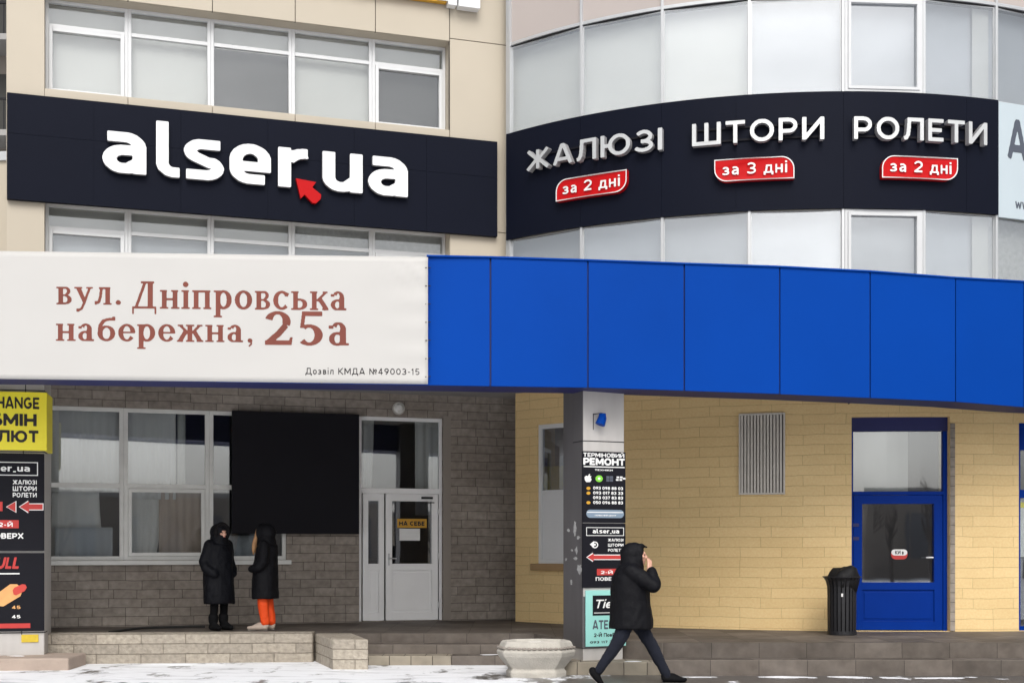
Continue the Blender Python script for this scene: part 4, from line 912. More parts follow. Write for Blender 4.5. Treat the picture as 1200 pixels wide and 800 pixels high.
# white sign hanging over the top edge of the picture
ut0, ut1 = A.pix(440, 5, .2)[0], A.pix(563, 5, .2)[0]; zz = A.pix(563, 10.5, .2)[1]
S = thing('shop_sign', A.m((ut0+ut1)/2, zz, .05), 'white box sign mostly cut off by the top edge above the cream panels', 'sign')
m = MB(); m.box(A, A.pix(538, 5, .2)[0], ut1, zz, zz+.9, .02, .2); m.build('box', 'white_letter', S, bevel=.01)
m = MB(); m.box(A, A.pix(526, 5, .2)[0], A.pix(536, 5, .2)[0], zz+.01, zz+.9, .02, .18); m.build('box', 'white_letter', S, bevel=.01)
m = MB(); m.box(A, ut0-1.2, A.pix(525, 5, .2)[0], zz+.06, zz+.9, .02, .12); m.build('box', 'ochre_print', S, bevel=.01)
m = MB()
for k in range(7): m.box(A, ut0-1.1+k*.36, ut0-.88+k*.36, zz+.085, zz+.4, .12, .15)
m.build('lettering', 'white_letter', S)

# white vinyl banner on the canopy
p0, p1 = Vector(CP[1][:2]), Vector(CP[2][:2]); bt = (p1-p0).normalized()
V = Flat(p0, bt)
bu0, bu1 = V.pix(-34, 370, .07)[0], V.pix(501.5, 370, .07)[0]
zb0, zb1 = (V.pix(10, 443.5, .07)[1], V.pix(500, 450, .07)[1]), (V.pix(10, 294, .07)[1], V.pix(500, 301, .07)[1])
S = thing('banner', V.m((bu0+bu1)/2, zb0[0], .05), 'wide white vinyl banner with a brown street address, stretched over the left of the canopy', 'banner')
mb = MB(); NX, NZ = 90, 24
def bz(i, j):
    k = i/NX; z0 = zb0[0]+(zb0[1]-zb0[0])*k; z1 = zb1[0]+(zb1[1]-zb1[0])*k; return z0+(z1-z0)*j/NZ
def bd_(u, z):   # slack ripples, strongest towards the corners and the lashed right edge
    e = max(0, 1-abs(bu1-u)/.7); tp = max(0, (z-4.6)/.8)
    return .062+.006*noise.noise((u*1.1, z*2.5, 1))+e*tp*.016*math.sin((u+z)*26)+e*.007*math.sin(z*19)
G = [[(bu0+(bu1-bu0)*i/NX, bz(i, j)) for i in range(NX+1)] for j in range(NZ+1)]
for j in range(NZ):
    for i in range(NX):
        c = [G[j][i], G[j][i+1], G[j+1][i+1], G[j+1][i]]; mb.q([V.m(u, z, bd_(u, z)) for u, z in c], c)
o = mb.build('sheet', 'banner', S, smooth=True); sd = o.modifiers.new('thickness', 'SOLIDIFY'); sd.thickness = .004; sd.offset = -1
class Over:      # prints lie on the rippled vinyl
    curved = False
    def m(s, u, z, d): return V.m(u, z, bd_(u, z)+d)
    def pix(s, x, y, d=0): return V.pix(x, y, .062)
OV = Over()
def bbox(x0, y0, x1, y1): return (V.pix(x0, y0, .062)[0], V.pix(x1, y0, .062)[0], V.pix(x0, y1, .062)[1], V.pix(x0, y0, .062)[1])
for tx, bb in (('вул.', (66, 336, 142, 365)), ('Дніпровська', (155, 329.5, 406, 371)), ('набережна,', (65.5, 370.5, 296, 408))):
    text(tx, OV, bbox(*bb), .0035, .006, 'lettering', 'brown_print', S, SERIF, .2, .1, 44)
text('25а', OV, bbox(310.5, 364.5, 409, 404.5), .0035, .006, 'lettering', 'brown_print', S, SERIF, .2, .1, 50)
text('Дозвіл КМДА №49003-15', OV, bbox(358, 430.5, 491.5, 440), .0035, .006, 'lettering', 'ink', S, SANS, .15, .2, 22)
for k in range(7):
    z_ = zb0[1]+(zb1[1]-zb0[1])*(k+.4)/7
    m = MB(); m.tube([V.m(bu1-.03, z_, .075), V.m(bu1+.03, z_+.015, .01)], .006, 6); m.build('lashing', 'dark', S)

# big blank black panel hung in front of the ground floor window
bp = rect(A, 272, 483, 421, 625, .16)
S = thing('display_panel', A.m((bp[0]+bp[1])/2, bp[2], .1), 'large blank black panel hung on the stone wall beside the white door', 'display panel')
board(A, bp, .08, .16, 'face', 'black', S, bevel=.006)
for z_ in (bp[2]+.3, bp[3]-.3): board(A, (bp[0]+.2, bp[1]-.1, z_-.03, z_+.03), .0, .08, 'bracket', 'dark', S)

# ---- notices on the left pillar
def onQ(x0, y0, x1, y1, d): return rect(Q, x0, y0, x1, y1, d)
b = onQ(0, 459, 53, 527, .14)
S = thing('exchange_sign', Q.m(.5, b[2], .07), 'yellow currency exchange box sign with black words at the top of the left pillar', 'sign')
m = MB(); m.box(Q, -.02, b[1]+.02, b[2], b[3], -.5, .14); m.build('box', 'yellow_print', S, bevel=.006)
def fit(fr, x0, y0, x1, y1, d): return rect(fr, x0, y0, x1, y1, d)
q = fit(Q, -33, 464, 46, 479, .14); text('EXCHANGE', Q, (.08, q[1], q[2], q[3]), .1395, .144, 'lettering', 'ink', S, SANS, .21, .14, 36)
q = fit(Q, -20, 484, 43, 499, .14); text('ОБМІН', Q, (.13, q[1], q[2], q[3]), .1395, .144, 'lettering', 'ink', S, SANS, .23, .14, 36)
q = fit(Q, -20, 503, 45, 518, .14); text('ВАЛЮТ', Q, (.11, q[1], q[2], q[3]), .1395, .144, 'lettering', 'ink', S, SANS, .23, .14, 36)
# direction board and snack advert
b = onQ(0, 531, 51.5, 645, .05)
S = thing('direction_sign', Q.m(.5, b[2], .03), 'black board with alser.ua and red arrows in the middle of the left pillar', 'sign')
board(Q, (.01, b[1], b[2], b[3]), .0, .05, 'board', 'black_print', S, bevel=.004)
def print_text(t, fr, x0, y0, x1, y1, d, mat, S, wt=.2, font=SANS, res=26, u0=None, slant=0, gap=.16):
    q = rect(fr, x0, y0, x1, y1, d)
    if u0 is not None: q = (u0, q[1], q[2], q[3])
    return text(t, fr, q, d-.0005, d+.003, 'lettering', mat, S, font, wt, gap, res, slant)
def outline_box(fr, q, t, d, mat, S, name='border'):
    m = MB(); frame_bars(m, fr, *q, d-.0005, d+.003, t); return m.build(name, mat, S)
q = onQ(0, 541, 44.5, 557, .05); outline_box(Q, (.1, q[1], q[2], q[3]), .012, .05, 'white_print', S)
print_text('alser_ua', Q, 0, 544.5, 35, 553, .05, 'white_print', S, .24, ROUND, u0=.2)
for t_, y_ in (('ЖАЛЮЗІ', 562), ('ШТОРИ', 569.5), ('РОЛЕТИ', 577)): print_text(t_, Q, 15, y_, 43, y_+5.5, .05, 'white_print', S, .2)
def red_arrow(fr, x0, x1, yc, h, d, S, shaft=True):
    yt, yb = yc-h/2, yc+h/2; xh_ = x0+h*.85
    pts = [(x0, yc), (xh_, yt), (xh_, yc-h*.24), (x1, yc-h*.24), (x1, yc+h*.24), (xh_, yc+h*.24), (xh_, yb)] if shaft else [(x0, yc), (xh_, yt), (xh_, yb)]
    def grow(p, k): cx0 = sum(a for a, c in p)/len(p); return [(a+(1 if a > cx0 else -1)*k, c+(1 if c > yc else -1 if c < yc else 0)*k) for a, c in p]
    poly(fr, pxpoly(fr, grow(pts, 1.0), d), d-.001, d+.002, 'arrow_edge', 'white_print', S)
    poly(fr, pxpoly(fr, pts, d), d-.001, d+.004, 'arrow', 'red_print', S)
red_arrow(Q, 23, 50, 593.5, 13, .05, S); red_arrow(Q, 8, 18, 593.5, 12, .05, S, False)
q = onQ(-8, 593-5.5, 3, 593+5.5, .05); board(Q, q, .0495, .054, 'arrow', 'red_print', S)
q = onQ(-10, 609, 22, 618.5, .05); board(Q, q, .0495, .053, 'red_field', 'red_print', S); print_text('2-й', Q, -2, 610.5, 15, 617, .0535, 'white_print', S, .2)
print_text('ПОВЕРХ', Q, -14, 624, 27.5, 631, .05, 'white_print', S, .22)
b = onQ(0, 647, 51.5, 739, .05)
S = thing('snack_poster', Q.m(.5, b[2], .03), 'black poster with a hot dog and red lettering low on the left pillar', 'poster')
board(Q, (.01, b[1], b[2], b[3]-.006), .0, .05, 'board', 'black_print', S, bevel=.004)
print_text('FULL', Q, -14, 652, 22, 666, .05, 'red_print', S, .26, slant=.25); m = onQ(-20, 671, 23, 672.5, .05); board(Q, m, .0495, .053, 'rule', 'white_print', S)
poly(Q, pxpoly(Q, [(-8, 709), (-10, 700), (12, 684), (20, 684), (27, 690), (24, 698), (4, 710)], .05), .0495, .056, 'bun', 'bun', S)
poly(Q, pxpoly(Q, [(15, 691), (17, 688), (26, 684), (30, 684.5), (31.5, 688), (29, 692), (19, 697), (16, 696)], .05), .055, .06, 'sausage', 'sausage', S)
for y_ in (709, 720): print_text('45', Q, 14, y_, 24, y_+4, .05, 'bun' if y_ == 709 else 'white_print', S, .2)
q = onQ(0, 730, 35.5, 735.5, .05); board(Q, (.1, q[1], q[2], q[3]), .0495, .053, 'red_field', 'red_print', S)
b = onQ(25, 743, 45, 752, .015); o = board(Q, b, 0.001, .015, 'price_tag', 'tag_yellow'); tag(o, 'small yellow sticker near the foot of the left pillar', 'sticker')

# ---- notices on the column
def onK(x0, y0, x1, y1, d): return rect(K, x0, y0, x1, y1, d)
d = .03
b = onK(682.5, 529, 733, 612, d)
S = thing('repair_poster', K.m(.3, b[2], .02), 'black repair service poster with phone numbers, highest on the grey column', 'poster')
board(K, b, .0125, d, 'board', 'black_print', S)
def kt(t, x0, y0, x1, y1, mat='white_print', wt=.2, res=24, gap=.14, font=SANS, dd=0): return text(t, K, onK(x0, y0, x1, y1, d+dd), d-.0005+dd, d+.003+dd, 'lettering', mat, S, font, wt, gap, res)
kt('ТЕРМІНОВИЙ', 683.5, 529.5, 731.5, 535.5); kt('РЕМОНТ', 683.5, 536.5, 732, 545, wt=.26, res=30)
board(K, onK(684, 546.3, 732, 547.5, d), d-.0005, d+.002, 'rule', 'white_print', S); kt('ТЕХНІКИ', 697, 549.5, 718, 551.5, res=14)
poly(K, pxpoly(K, [(685, 558.5), (687, 557), (689, 557.8), (690, 555.5), (691.5, 555), (690.8, 557.5), (693, 557.3), (692, 559.5), (693.3, 561.5), (691.5, 564.5), (687, 564.5), (685.3, 562)], d), d-.0005, d+.003, 'fruit_logo', 'white_print', S)
poly(K, [K.pix(702+4.3*math.cos(t_*.4488), 560.5+4*math.sin(t_*.4488), d) for t_ in range(14)], d-.0005, d+.003, 'green_logo', 'green_print', S)
poly(K, [K.pix(702+1.6*math.cos(t_*.4488), 560.5+1.5*math.sin(t_*.4488), d) for t_ in range(14)], d+.0035, d+.005, 'green_logo', 'white_print', S)
for x_ in (710.5, 714.7):
    for y_ in (557.5, 561): board(K, onK(x_, y_, x_+3.6, y_+3, d), d-.0005, d+.003, 'window_logo', 'grey_ink', S)
for x_, y_ in ((722.5, 558), (726.5, 558), (721.8, 561), (726, 561), (730, 559.5)): board(K, onK(x_, y_, x_+3, y_+2, d), d-.0005, d+.003, 'berry_logo', 'white_print', S)
for k, n_ in enumerate(('093 098 88 03', '093 017 83 33', '093 037 83 83', '050 096 88 83')):
    y_ = 570+k*5.6; kt(n_, 695, y_, 730, y_+3.6, res=16, wt=.22)
    if k != 2: poly(K, [K.pix(689.5+2.4*math.cos(t_*.6283), y_+1.8+1.9*math.sin(t_*.6283), d) for t_ in range(10)], d-.0005, d+.003, 'phone_icon', 'ochre_print', S)
r_ = onK(687, 597, 731, 606.5, d); rr = (r_[3]-r_[2])/2
poly(K, arc(r_[0]+rr, r_[2]+rr, rr, rr, 90, 270, 10)+arc(r_[1]-rr, r_[2]+rr, rr, rr, -90, 90, 10), d-.0005, d+.003, 'capsule', 'pill', S)
board(K, onK(688, 599.5, 730, 600.5, d), d+.0025, d+.004, 'rule', 'white_print', S); kt('СЕРВІСНИЙ ЦЕНТР', 697, 602.5, 722, 604.5, res=14, dd=.003)
b = onK(682.5, 613, 733, 688, d)
S = thing('direction_sign', K.m(.3, b[2], .02), 'black board with alser.ua and one red arrow, midway up the grey column', 'sign')
board(K, b, .0125, d, 'board', 'black_print', S)
outline_box(K, onK(687, 617.5, 731, 627.5, d), .008, d, 'white_print', S); kt('alser_ua', 694.5, 619.5, 725.5, 625, font=ROUND, wt=.26)
rg = [K.pix(697+4*math.cos(t_*.5236), 638+4*math.sin(t_*.5236), d) for t_ in range(12)]; rg2 = [K.pix(697+2.8*math.cos(t_*.5236), 638+2.8*math.sin(t_*.5236), d) for t_ in range(12)]
solid([rg, rg2], K, d-.0005, d+.003).build('icon', 'white_print', S); poly(K, pxpoly(K, [(691, 637.5), (696, 633.5), (696, 636.5), (698, 636.5), (698, 639), (696, 639), (696, 641)], d), d+.001, d+.004, 'icon', 'white_print', S)
for t_, y_ in (('ЖАЛЮЗІ', 630.5), ('ШТОРИ', 636.5), ('РОЛЕТИ', 642.5)): kt(t_, 712.5, y_, 730.5, y_+3.6, res=16)
red_arrow(K, 688, 731, 652.5, 9, d, S)
board(K, onK(699.5, 666, 724, 673.5, d), d-.0005, d+.002, 'red_field', 'red_print', S); kt('2-й', 704, 667.3, 718, 672, dd=.0025); kt('ПОВЕРХ', 698, 675.5, 726, 680)
b = onK(686.5, 691, 733.5, 756.5, d)
S = thing('atelier_poster', K.m(.3, b[2], .02), 'pale teal tailoring poster with a black box, lowest on the grey column', 'poster')
board(K, b, .0125, d, 'board', 'teal_print', S)
board(K, onK(694.5, 697, 730, 720.5, d), d-.0005, d+.002, 'black_field', 'black_print', S); board(K, onK(696, 717, 729, 717.8, d), d+.0015, d+.003, 'rule', 'white_print', S)
print_d = d; q = onK(698.5, 701.5, 724, 712, d); text('Ties', K, q, d+.0015, d+.004, 'lettering', 'white_print', S, dict(SANS, **{'T': SANS['Т'], 'i': SANS['і'], 'e': (.62, [ln((.1, .36), (.5, .36), *arc(.3, .36, .22, .28, 0, 310))]), 's': (.5, [ln((.45, .6), (.2, .64), (.1, .5), (.4, .3), (.4, .15), (.08, .08))])}), .17, .08, 26, .25)
kt('АТЕЛЬЄ', 694.5, 725.5, 731, 736.5, 'grey_ink', .2); kt('2-й поверх', 696, 740, 728, 745.5, 'ink'); kt('093 117 36 36', 691.5, 750, 730, 753, 'ink', res=14)
# scraps of torn notices on the column's left flank
sc_ = [(671, 610, 5, 17), (676, 627, 4, 5), (673.5, 640, 4, 9), (669, 643, 2.2, 3), (672, 652, 5, 4), (676, 660, 6, 13), (664, 619, 4, 4), (668, 679, 2.6, 6), (662, 653, 2.5, 4)]
for x_, y_, w_, h_ in sc_:
    u0, z1 = KL.pix(x_, y_, .002); u1, z0 = KL.pix(x_+w_, y_+h_, .002); n_ = 15
    pts = [((u0+u1)/2+(u1-u0)/2*math.cos(k*2*math.pi/n_)*random.uniform(.4, 1.2), (z0+z1)/2+(z1-z0)/2*math.sin(k*2*math.pi/n_)*random.uniform(.5, 1.2)) for k in range(n_)]
    o = poly(KL, pts, .0005, .004, 'torn_notice', 'scrap', None); tag(o, 'ragged pale paper scrap left from a torn notice on the dark flank of the column', 'paper scrap', 'torn paper scraps on the column')

# ---- small fixtures
P = K.pix(706, 492, .1)
S = thing('bracket_lamp', K.m(P[0], P[1]-.1, .05), 'small blue bell-shaped fixture on a wire bracket high on the grey column', 'lamp')
m = MB(); m.tube([K.m(P[0]+.0, P[1]+.085, .1), K.m(P[0]+.0, P[1]+.03, .1), K.m(P[0]-.035, P[1]-.06, .1)], .045, 12, r2=.065); m.build('shade', 'blue', S, weld=True)
m = MB(); m.tube([K.m(P[0]-.09, P[1]+.09, .012), K.m(P[0]-.09, P[1]-.12, .012)], .006, 6); m.tube([K.m(P[0]-.09, P[1]+.08, .012), K.m(P[0]-.05, P[1]+.085, .09), K.m(P[0]+.0, P[1]+.09, .1)], .006, 6); m.build('bracket', 'dark', S)
P = A.pix(468, 478, .08)
S = thing('wall_lamp', A.m(P[0], P[1]-.1, 0), 'small round bulkhead lamp on the stone wall above the white door', 'lamp')
c0 = A.m(P[0], P[1], 0); m = MB()
for (d0, r0), (d1, r1) in (((0, .105), (.05, .1)),): m.tube([A.m(P[0], P[1], d0), A.m(P[0], P[1], d1)], r0, 20)
m.build('base', 'lamp_white', S, weld=True); m = MB(); m.tube([A.m(P[0], P[1], .05), A.m(P[0], P[1], .08), A.m(P[0], P[1], .1)], .085, 20, r2=.045); m.build('cover', 'pvc_old', S, weld=True)
def cable(pts, label, r=.012):
    m = MB(); m.tube(pts, r, 6); o = m.build('cable', 'cable', None, weld=True); tag(o, label, 'cable'); return o
zc = 4.2
def sag(a, b, n, dz): return [tuple(a[i]+(b[i]-a[i])*k/n-(dz*math.sin(math.pi*k/n) if i == 2 else 0) for i in range(3)) for k in range(n+1)]
cable(sag(K.m(.61, 3.72, -.1), Y.m(Y.pix(905, 470)[0], 3.99, .02), 14, -.12), 'thin black cable running from the column top along the yellow wall')
cable([Y.m(Y.pix(988, 470)[0], 4.0, .02), Y.m(Y.pix(991, 478)[0], 3.85, .02), Y.m(Y.pix(995, 486)[0], 3.76, .02)], 'short dark cable dropping to the top left corner of the blue door', .014)
uc = Y.pix(1090, 478)[0]
cable(sag(Y.m(uc-.35, 3.83, .06), Y.m(uc+.35, 3.9, .06), 6, .03)+[Y.m(uc+.1, 3.85, .1)], 'loose black cable loop tucked under the canopy right of the blue door', .022)
def onfloor(x, y, z): s_ = (y-HOR)/(CAM_Z-z); return ((x-CX)/s_, F_PX/s_, z)
cable([onfloor(x, y, .42) for x, y in ((128, 740), (140, 738.5), (152, 736.8), (165, 735.3), (182, 734.6), (200, 734.2), (222, 733.8), (240, 733.8))], 'black hose lying on the terrace along the stone wall, left of the two people', .018)
b = rect(A, 466.5, 607.5, 501, 618, -.035); S = thing('door_notice', A.m((b[0]+b[1])/2, b[2], -.04), 'small yellow lettered notice on the white door, above a blank white sheet', 'notice')
board(A, b, -.1, -.09, 'plate', 'ochre_print', S); text('НА СЕБЕ', A, (b[0]+.03, b[1]-.04, b[2]+.035, b[3]-.035), -.0905, -.087, 'lettering', 'ink', S, SANS, .26, .18, 24)
b = rect(A, 469, 619, 493, 633, -.04); o = board(A, b, -.1, -.094, 'paper_notice', 'white_print'); tag(o, 'blank white paper taped to the white door below the yellow notice', 'notice')
q = rect(Y, 1044, 643.5, 1063.5, 655, -.16); rr = (q[3]-q[2])*.5
S = thing('door_sticker', Y.m((q[0]+q[1])/2, q[2], -.16), 'white oval sticker with a red lower edge on the glass of the blue door', 'sticker')
mid = (q[2]+q[3])/2
poly(Y, arc(q[0]+rr, mid, rr, rr, 90, 270, 10)+arc(q[1]-rr, mid, rr, rr, -90, 90, 10), -.16, -.154, 'plate', 'red_print', S)
poly(Y, arc(q[0]+rr*.8, mid+.03, rr*.72, rr*.62, 90, 270, 10)+arc(q[1]-rr*.8, mid+.03, rr*.72, rr*.62, -90, 90, 10), -.154, -.15, 'oval', 'white_print', S)
text('Київ', Y, (q[0]+.06, q[1]-.06, mid, mid+.06), -.15, -.147, 'lettering', 'ink', S, SANS, .2, .15, 18)

# ---- litter bin beside the blue door
bx_, by_ = (986.5-CX)/82.5, F_PX/82.5
S = thing('litter_bin', (bx_, by_, .405), 'black slatted litter bin with flared rim and domed lid beside the blue door', 'bin')
m = MB(); m.lathe((bx_, by_, .41), [(.165, .0), (.17, .55), (.172, .72)], 28); m.build('liner', 'bin', S, smooth=True)
m = MB(); ns = 22
for k in range(ns):
    a = 2*math.pi*k/ns; ca, sa = math.cos(a), math.sin(a)
    def rp(r, z, w): return [(bx_+r*ca-w*sa, by_+r*sa+w*ca, .41+z), (bx_+r*ca+w*sa, by_+r*sa-w*ca, .41+z)]
    prof = [(.196, .03), (.2, .3), (.2, .55), (.205, .68), (.225, .76), (.262, .815)]
    for (r0, z0), (r1, z1) in zip(prof, prof[1:]):
        w0 = .02; i0, o0 = rp(r0-.008, z0, w0), rp(r0, z0, w0); i1, o1 = rp(r1-.008, z1, w0), rp(r1, z1, w0)
        m.q([o0[1], o0[0], o1[0], o1[1]], [(0, 0)]*4); m.q([i0[0], i0[1], i1[1], i1[0]], [(0, 0)]*4); m.q([o0[0], i0[0], i1[0], o1[0]], [(0, 0)]*4); m.q([i0[1], o0[1], o1[1], i1[1]], [(0, 0)]*4)
m.build('slats', 'bin', S)
m = MB(); m.lathe((bx_, by_, .41), [(.19, .0), (.205, .0), (.205, .05), (.19, .05)], 28); m.build('foot_ring', 'bin', S)
m = MB(); rgp = [(bx_+.262*math.cos(2*math.pi*k/28), by_+.262*math.sin(2*math.pi*k/28), .41+.815) for k in range(29)]; m.tube(rgp, .009, 6); m.build('rim', 'bin', S, weld=True)
m = MB(); m.lathe((bx_+.015, by_, .41), [(.19, .6), (.215, .74), (.235, .8), (.215, .86), (.19, .905), (.13, .935), (.02, .94)], 36)
m.v = [(x+.022*noise.noise((x*9, y*9, z*7)), y+.022*noise.noise((x*9+7, y*9, z*7)), z+(.05*noise.noise((x*7, y*7, 3))+.03*(x-bx_)/.2 if z > 1.2 else 0)) for x, y, z in m.v]
m.build('bin_bag', 'bin_bag', S, smooth=True)
m = MB(); m.box(WF, bx_-.06, bx_-.035, .41+.54, .41+.585, -by_+.196, -by_+.204); m.build('label_plate', 'white_print', S)

# ---- faceted concrete planter on the pavement
px_, py_ = (628.5-CX)/92.3, 16.38
S = thing('planter', (px_, py_, 0), 'white faceted concrete flower planter on the snow in front of the column', 'planter')
def facet(r, z, sx=1.0): 
    base = [(-.30, -.86), (.55, -.78), (.98, -.2), (.9, .45), (.3, .86), (-.55, .78), (-.98, .2), (-.9, -.45)]
    c, s_ = math.cos(.12), math.sin(.12)
    return [(px_+(a*c-b_*s_)*r, py_+(a*s_+b_*c)*r*.82, z) for a, b_ in base]
def rings(prof):
    m = MB(); R_ = [facet(r, z) for r, z in prof]
    for a, b_ in zip(R_, R_[1:]):
        for k in range(8): m.q([a[k], a[(k+1) % 8], b_[(k+1) % 8], b_[k]], [(0, 0)]*4)
    m.q(R_[0][::-1], [(0, 0)]*8); m.q(R_[-1], [(0, 0)]*8); return m
rings([(.385, -.02), (.39, .065), (.372, .08), (.36, .10), (.42, .17), (.49, .26), (.512, .315), (.50, .335), (.475, .35), (.478, .385), (.455, .435), (.425, .455), (.385, .455), (.36, .40)]).build('bowl', 'concrete', S, bevel=.012)
rings([(.372, .38), (.372, .418)]).build('soil', 'snow', S)
fc = facet(.487, .367); bp_ = []
for k in range(8):
    a, b_ = Vector(fc[k]), Vector(fc[(k+1) % 8]); n_ = 4*max(1, round((b_-a).length/.07)); bp_ += [a.lerp(b_, t_/n_) for t_ in range(n_)]
m = MB(); m.beads(bp_, .02); m.build('bead_band', 'plaster', S, smooth=True)

# ================================================================ people
def capsule(bm, p, q, r1, r2, seg=14):
    p, q = Vector(p), Vector(q); t = (q-p); l = max(t.length, 1e-4); t.normalize()
    x = t.cross(Vector((.31, .17, .93)) if abs(t.z) < .9 else Vector((1, .1, 0))).normalized(); y = t.cross(x); rg = []
    for k in range(6): a = math.pi/2*(1-k/5); rg.append((p-t*r1*math.sin(a), r1*math.cos(a)))
    for k in range(6): a = math.pi/2*k/5; rg.append((q+t*r2*math.sin(a), r2*math.cos(a)))
    vs_ = [[bm.verts.new(c+(x*math.cos(2*math.pi*i/seg)+y*math.sin(2*math.pi*i/seg))*max(r, .0008)) for i in range(seg)] for c, r in rg]
    for a, b in zip(vs_, vs_[1:]):
        for i in range(seg): bm.faces.new((a[i], a[(i+1) % seg], b[(i+1) % seg], b[i]))
    bm.faces.new(vs_[0][::-1]); bm.faces.new(vs_[-1])
def chain(bm, pts):
    for (p, r1), (q, r2) in zip(pts, pts[1:]): capsule(bm, p, q, r1, r2)
def ball(bm, c, r, rot=None):
    mt = Matrix.Translation(c) @ (rot or Matrix.Identity(4)) @ Matrix.Diagonal((r[0], r[1], r[2], 1)); bmesh.ops.create_uvsphere(bm, u_segments=20, v_segments=14, radius=1, matrix=mt)
def loft(bm, rings_, seg=28):
    """stack of elliptic rings (cx, cy, z, rx, ry, tilt)"""
    R_ = [[bm.verts.new((cx+rx*math.cos(2*math.pi*i/seg), cy+ry*math.sin(2*math.pi*i/seg), z+tl*math.cos(2*math.pi*i/seg))) for i in range(seg)] for cx, cy, z, rx, ry, tl in rings_]
    for a, b in zip(R_, R_[1:]):
        for i in range(seg): bm.faces.new((a[i], a[(i+1) % seg], b[(i+1) % seg], b[i]))
    bm.faces.new(R_[0][::-1]); bm.faces.new(R_[-1])
def fuse(bm, name, mat, par, place, voxel=.012, sm=4, folds=0, fscale=9, fz=.35, cut=None):
    """weld overlapping volumes into one skin, then add cloth folds"""
    bmesh.ops.recalc_face_normals(bm, faces=bm.faces); me = bpy.data.meshes.new('raw'); bm.to_mesh(me); bm.free()
    ob = bpy.data.objects.new('raw', me); COL.objects.link(ob)
    r_ = ob.modifiers.new('r', 'REMESH'); r_.mode = 'VOXEL'; r_.voxel_size = voxel
    s_ = ob.modifiers.new('s', 'SMOOTH'); s_.factor = .5; s_.iterations = sm
    dg = bpy.context.evaluated_depsgraph_get(); out = bpy.data.meshes.new_from_object(ob.evaluated_get(dg))
    bpy.data.objects.remove(ob); out.name = name
    if folds:
        nrm = [v.normal.copy() for v in out.vertices]
        for v, n_ in zip(out.vertices, nrm):
            p = v.co; k = noise.noise((p.x*fscale, p.y*fscale, p.z*fscale*fz))+.5*noise.noise((p.x*fscale*2.3+5, p.y*fscale*2.3, p.z*fscale*1.6))
            v.co = p+n_*k*folds
    out.materials.clear(); out.materials.append(M[mat]); out.transform(place)
    out.polygons.foreach_set('use_smooth', [True]*len(out.polygons)); return link(name, out, par)
def hand_(bm, w, d, n, s=1.0, curl=.5, thumb=1):
    """palm, four unequal bent fingers, thumb from the side of the palm; w wrist, d direction, n palm normal"""
    w, d, n = Vector(w), Vector(d).normalized(), Vector(n).normalized(); sd = d.cross(n).normalized(); n = sd.cross(d)
    for k in (-1.2, -.4, .4, 1.2): capsule(bm, w+sd*k*.012*s, w+d*.085*s+sd*k*.021*s, .016*s, .0125*s, 8)
    for k, ln_ in ((-1.5, .068), (-.5, .079), (.5, .074), (1.5, .058)):
        a = w+d*.088*s+sd*k*.0195*s; v1 = (d+n*curl*.4+sd*k*.03).normalized(); b = a+v1*ln_*.45*s; v2 = (d+n*curl*1.3).normalized(); c = b+v2*ln_*.32*s; v3 = (d+n*curl*2.4).normalized(); e = c+v3*ln_*.27*s
        for p, q, r1, r2 in ((a, b, .0092, .0085), (b, c, .0085, .0078), (c, e, .0078, .0066)): capsule(bm, p, q, r1*s, r2*s, 8)
    a = w+d*.025*s+sd*thumb*.024*s; b = a+(d*.7+sd*thumb*.8+n*.35).normalized()*.036*s; c = b+(d+sd*thumb*.2+n*.7).normalized()*.045*s
    capsule(bm, a, b, .013*s, .0105*s, 8); capsule(bm, b, c, .0105*s, .0085*s, 8)
def head_(bm, c, s=1.0):
    """skull, jaw, brow, nose, lips, chin, ears; looks along +x from centre c"""
    x, y, z = c
    ball(bm, (x-.012*s, y, z+.022*s), (.093*s, .074*s, .09*s)); ball(bm, (x+.022*s, y, z-.03*s), (.066*s, .06*s, .085*s))
    capsule(bm, (x+.05*s, y, z-.088*s), (x+.066*s, y, z-.094*s), .024*s, .02*s)                       # chin
    capsule(bm, (x+.078*s, y-.028*s, z+.026*s), (x+.078*s, y+.028*s, z+.026*s), .013*s, .013*s)         # brow
    capsule(bm, (x+.086*s, y, z+.016*s), (x+.107*s, y, z-.028*s), .009*s, .014*s)                       # nose
    for k in (-1, 1):
        capsule(bm, (x+.095*s, y+k*.012*s, z-.032*s), (x+.085*s, y+k*.014*s, z-.032*s), .009*s, .008*s)
        ball(bm, (x-.008*s, y+k*.077*s, z-.004*s), (.018*s, .009*s, .032*s)); ball(bm, (x+.055*s, y+k*.04*s, z-.018*s), (.026*s, .022*s, .022*s))
    capsule(bm, (x+.084*s, y-.018*s, z-.058*s), (x+.084*s, y+.018*s, z-.058*s), .009*s, .009*s); capsule(bm, (x+.082*s, y-.015*s, z-.069*s), (x+.082*s, y+.015*s, z-.069*s), .0095*s, .0095*s)
def face_bits(par, place, c, s=1.0):
    x, y, z = c
    for k in (-1, 1):
        bm = bmesh.new(); ball(bm, (x+.081*s, y+k*.032*s, z+.005*s), (.008*s, .013*s, .007*s)); me = bpy.data.meshes.new('eye'); bm.to_mesh(me); bm.free(); me.transform(place); me.materials.append(M['eye']); link('eye', me, par)
    bm = bmesh.new(); ball(bm, (x+.088*s, y, z-.063*s), (.006*s, .022*s, .006*s)); me = bpy.data.meshes.new('mouth'); bm.to_mesh(me); bm.free(); me.transform(place); me.materials.append(M['lips']); link('mouth', me, par)
